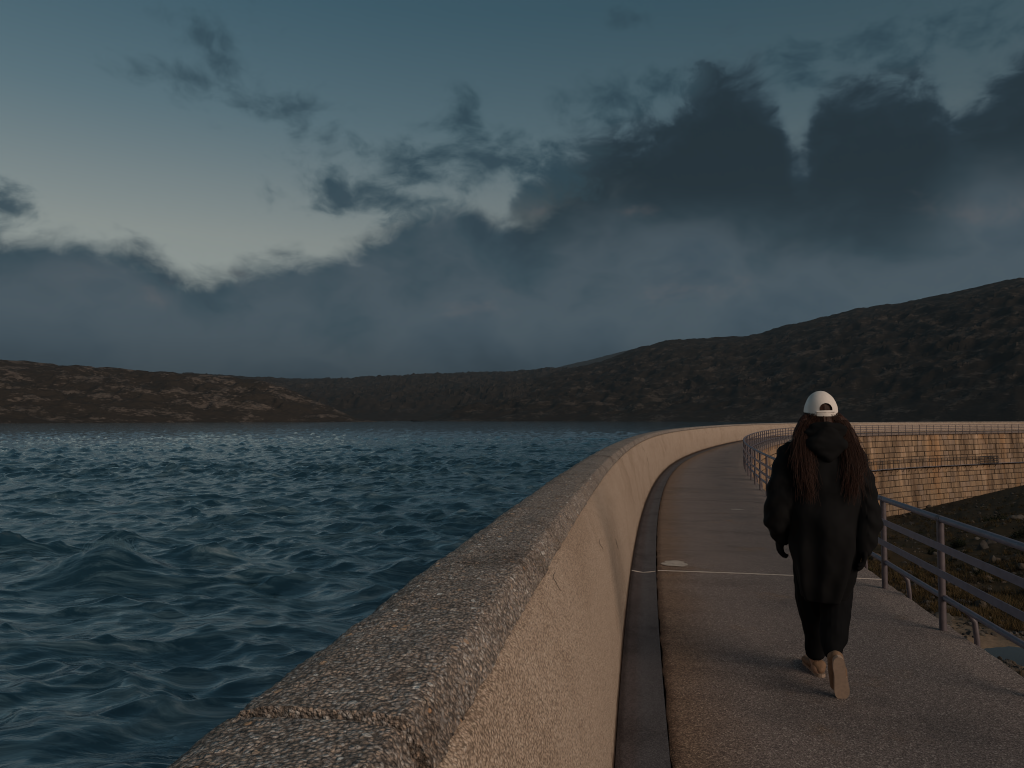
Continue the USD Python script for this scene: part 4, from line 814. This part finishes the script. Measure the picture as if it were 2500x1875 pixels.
# trousers, wide, with the cloth breaking over the shoes
tr = m3.Manifold()
tr += hullof([(HIP[-1], .105), (HIP[1], .105), ((-.07, 0, .96), .09), ((.07, 0, .96), .09)])
tr += chain([(HIP[-1], .100), (KN[-1] + [0, -.01, .0], .084), (AN[-1] + [0, -.03, .17], .074), (AN[-1] + [-.004, -.022, .055], .058)])
tr += chain([(HIP[1], .102), (KN[1] + [.006, -.005, .02], .088), (AN[1] * .62 + KN[1] * .38 + [0, -.012, 0], .074), (AN[1] + [.006, .030, .055], .058), (AN[1] + [.002, .006, .018], .050)])
tt = finish(tr, .014, 10); v = tt.vertices; tt.vertices = v + tt.vertex_normals * ((meshkit.fbm(v * np.array([12, 12, 7.]) + 3, 3, 8) - .5) * .022)[:, None]
obj('trousers', tt, M['blackp'], person, smooth=True)
for sd in (-1, 1):
    obj('glove', finish(hand(sd, .0022).rotate(HD[sd]).translate(tuple(WR[sd])), .006, 4), M['glove'], person, smooth=True)
# shoes
def shoe():
    up = hullof([((0, -.115, .045), .030), ((-.012, -.095, .060), .030), ((.012, -.095, .060), .030), ((-.020, -.02, .050), .026), ((.022, -.02, .050), .026)], 20) + hullof([((-.020, -.02, .045), .028), ((.022, -.02, .045), .028), ((-.026, .08, .036), .022), ((.026, .08, .036), .022), ((0, .125, .033), .019)], 20)
    y_ = np.linspace(-.146, .150, 60); w_ = np.interp(y_, [-.146, -.138, -.12, -.08, -.02, .04, .09, .12, .138, .147, .150], [0, .017, .027, .032, .029, .034, .038, .034, .024, .010, 0])
    out = np.vstack([np.c_[w_ + .004 * (y_ > 0), y_], np.c_[-w_ * .93, y_][::-1]])
    sole = trimesh.creation.extrude_polygon(__import__('shapely').Polygon(out).buffer(.002), .020, engine='earcut')
    return finish(up + hullof([((0, -.10, .05), .026), ((0, .02, .045), .028), ((0, .09, .034), .022)], 18), .009, 6), sole
for sd in (-1, 1):
    u, s_ = shoe(); T = np.eye(4)
    if sd < 0: T = trimesh.transformations.rotation_matrix(.10, [0, 0, 1]); T[:3, 3] = [-.012, .275, 0.0]
    else:
        T = _T
    u.apply_transform(T); s_.apply_transform(T)
    k = obj('shoe', u, M['shoe'], person, smooth=40); obj('sole', s_, M['sole'], str(k.GetPath()), smooth=30)
# hair: a close cap of hair, two long locks laid over the back of the coat, loose strands
M['hair'] = mat('auburn_hair', {'g': ('geometry', {}), 's': ('vector_math', {'math_type': 'multiply', 'vector2': (150, 150, 5)}), 'n': ('noise_texture', {'scale': 1.0, 'detail': 3.0}),
    'r': ('rgb_ramp', {'ramp': [(.25, (.012, .0042, .0022)), (.55, (.031, .0098, .0048)), (.8, (.066, .022, .0105))]}), 'b': ('bump', {'strength': .6, 'distance': .004}), 'p': ('principled_bsdf', {'roughness': .6, 'specular_ior_level': .25})},
    [('g.position', 's.vector1'), ('s.vector', 'n.vector'), ('n.fac', 'r.fac'), ('r.color', 'p.base_color'), ('n.fac', 'b.height'), ('b.normal', 'p.normal')])
hr = (m3.Manifold.sphere(1, 40).scale((.084, .104, .112)).translate((0, .020, 1.596)) - m3.Manifold.cube((.3, .3, .4), True).translate((0, .225, 1.55)))
hr += hullof([((-.078, -.010, 1.560), .032), ((.078, -.010, 1.560), .032), ((0, -.062, 1.565), .036), ((-.094, -.02, 1.50), .026), ((.094, -.02, 1.50), .026), ((0, -.080, 1.525), .024)])
LOCKS = [(-1, 0, 1.0), (-1, .030, .80), (-1, -.034, .66), (1, 0, 1.0), (1, .032, .86), (1, -.034, .72)]
def lock(sd, o, ln):
    k = [(.088, -.035, 1.545), (.120, -.050, 1.475), (.140, -.092, 1.395), (.146, -.140, 1.31), (.140, -.168, 1.215), (.124, -.186, 1.115)]
    p = np.array(k) * [sd, 1, 1]; w = np.linspace(.25, 1, 6)[:, None]
    p = p + w * np.array([-sd * o, -.006 if o > 0 else .004, 0]); t = np.linspace(0, 5 * ln, 7)
    return np.stack([np.interp(t, np.arange(6), p[:, c]) for c in range(3)], 1)
for n_, (sd, o, ln) in enumerate(LOCKS):
    p = lock(sd, o, ln); rad = np.array([.030, .032, .029, .024, .016, .008, .003])
    hr += chain([(q, r) for q, r in zip(p, rad)])
LOCK = {-1: lock(-1, 0, 1.0), 1: lock(1, 0, 1.0)}
t = finish(hr, .008, 8); v = t.vertices; t.vertices = v + t.vertex_normals * ((meshkit.noise(v * np.array([110, 110, 9.]), 5) - .5) * .010)[:, None]
hair = obj('hair', t, M['hair'], person, smooth=True)
from scipy.interpolate import CubicSpline
cur = []; hg = np.random.default_rng(9)
for i in range(2600):
    sd, o_, ln_ = LOCKS[int(hg.integers(6))]; L = lock(sd, o_ + hg.normal(0, .012), ln_ * hg.uniform(.8, 1.05)); u = CubicSpline(np.linspace(0, 1, len(L)), L)
    a = hg.uniform(0, 2 * np.pi); rr_ = .036 * math.sqrt(hg.random()) * 1.15; o = np.array([math.cos(a) * rr_ * 1.15 - sd * .012, math.sin(a) * rr_ - .006, 0])
    end = hg.uniform(.75, 1.12); tt_ = np.linspace(0, end, 9); p = u(np.minimum(tt_, 1)) + o * (1 - .55 * np.clip(tt_, 0, 1) ** 2)[:, None]
    p[:, 2] -= np.maximum(tt_ - 1, 0) * .45; fly = hg.normal(0, .020, 3) * [1.2, .5, .3] * (hg.random() < .5); p += np.outer(tt_ ** 2, fly) + hg.normal(0, .0015, p.shape) * [1, 1, 0]
    cur.append(p)
for i in range(260):
    a = hg.uniform(math.pi * .95, math.pi * 2.05); p0 = np.array([math.cos(a) * .092, .018 + math.sin(a) * .110, 1.592]); sd = np.sign(p0[0]) or 1
    e_ = np.array([sd * .10 + hg.normal(0, .014), -.05 + hg.normal(0, .016), 1.47 + hg.normal(0, .02)]); mid = (p0 + e_) / 2 + np.array([sd * .016, -.012, 0]); tq = np.linspace(0, 1, 7)[:, None]
    cur.append((1 - tq) ** 2 * p0 + 2 * tq * (1 - tq) * mid + tq ** 2 * e_)
bc = UsdGeom.BasisCurves.Define(stage, str(hair.GetPath()) + '/loose_strands')
bc.CreateTypeAttr('cubic'); bc.CreateBasisAttr('catmullRom'); bc.CreateWrapAttr('pinned')
bc.CreateCurveVertexCountsAttr(Vt.IntArray([len(c) for c in cur])); bc.CreatePointsAttr(Vt.Vec3fArray.FromNumpy(np.concatenate(cur).astype(np.float32)))
bc.CreateWidthsAttr(Vt.FloatArray([.0012])); bc.SetWidthsInterpolation('constant')
UsdShade.MaterialBindingAPI.Apply(bc.GetPrim()).Bind(M['hair']); tag(bc, kind='stuff')
# cap: crown with an arched opening at the back over a strap, peak in front
cr = m3.Manifold.sphere(1, 56).scale((.0935, .118, .135)).translate((0, .018, 1.583)) - m3.Manifold.cube((.5, .5, .3), True).rotate((6, 0, 0)).translate((0, 0, 1.583 - .157))
inn = m3.Manifold.sphere(1, 56).scale((.0885, .113, .130)).translate((0, .018, 1.583))
hole = m3.Manifold.cylinder(.2, .036, .036, 32).rotate((90, 0, 0)).translate((.006, -.03, 1.607)) + m3.Manifold.cube((.072, .2, .012), True).translate((.006, -.12, 1.602))
hole -= m3.Manifold.cube((.5, .5, .0615), True).translate((0, 0, 1.570))
cap = (cr - inn) - hole
cm = finish(cap, .008, 0); v = cm.vertices; cm.vertices = v + cm.vertex_normals * ((meshkit.noise(v * 26, 3) - .5) * .0035)[:, None]
capo = obj('cap', cm, M['cap'], person, smooth=35)
pk = (hullof([((-.07, .085, 1.60), .004), ((.07, .085, 1.60), .004), ((-.05, .185, 1.578), .004), ((.05, .185, 1.578), .004), ((0, .205, 1.580), .004)]))
obj('peak', finish(pk, .02, 0), M['cap'], str(capo.GetPath()), smooth=30)
obj('strap', finish(hullof([((-.044, -.088, 1.592), .005), ((.05, -.088, 1.592), .005), ((.0, -.0985, 1.590), .005)]), .01, 0), M['cap'], str(capo.GetPath()), smooth=30)

# ---------------------------------------------------------------- spray over the thrown-up wave
cx, cy = SPLASH; sg = np.random.default_rng(31); sp = []
for i in range(1700):
    a = sg.uniform(0, 2 * np.pi); up = sg.beta(1.6, 1.8); out = sg.uniform(.05, .95) * (1.15 - .75 * up)
    n = 8; q = np.linspace(sg.uniform(.0, .45), sg.uniform(.6, 1.0), n); bx_ = sg.normal(0, .10)
    z = WATER_Z + .06 + .60 * up * (1 - (q * 1.15 - .15) ** 2)
    p = np.stack([cx + bx_ + np.cos(a) * (.05 + out * q), cy + np.sin(a) * (.05 + out * q) * .55, z], 1) + sg.normal(0, .008, (n, 3)); sp.append(p)
spb = UsdGeom.BasisCurves.Define(stage, '/World/spray')
spb.CreateTypeAttr('cubic'); spb.CreateBasisAttr('catmullRom'); spb.CreateWrapAttr('pinned')
spb.CreateCurveVertexCountsAttr(Vt.IntArray([len(c) for c in sp])); spb.CreatePointsAttr(Vt.Vec3fArray.FromNumpy(np.concatenate(sp).astype(np.float32)))
spb.CreateWidthsAttr(Vt.FloatArray([.017])); spb.SetWidthsInterpolation('constant')
M['spray'] = mat('spray_water', {'t': ('transparent_bsdf', {}), 'd': ('principled_bsdf', {'base_color': (.10, .20, .26), 'roughness': .6}), 'x': ('mix_closure', {'fac': .14})}, [('t.BSDF', 'x.closure1'), ('d.BSDF', 'x.closure2')], surface='x.closure')
UsdShade.MaterialBindingAPI.Apply(spb.GetPrim()).Bind(M['spray'])
tag(spb, 'fine spray thrown up from the peaked wave on the left of the lake', 'spray', kind='stuff')

# ---------------------------------------------------------------- thin air between the near and the far
M['haze'] = mat('thin_haze', {'v': ('principled_volume', {'color': (.50, .72, .92), 'density': HAZE})}, [], surface=None, volume='v.volume')
obj('haze', trimesh.creation.box(bounds=[(-2600, -800, -18.5), (3200, 3600, 420)]), M['haze'], kind='stuff', label='thin dusk haze over the reservoir')
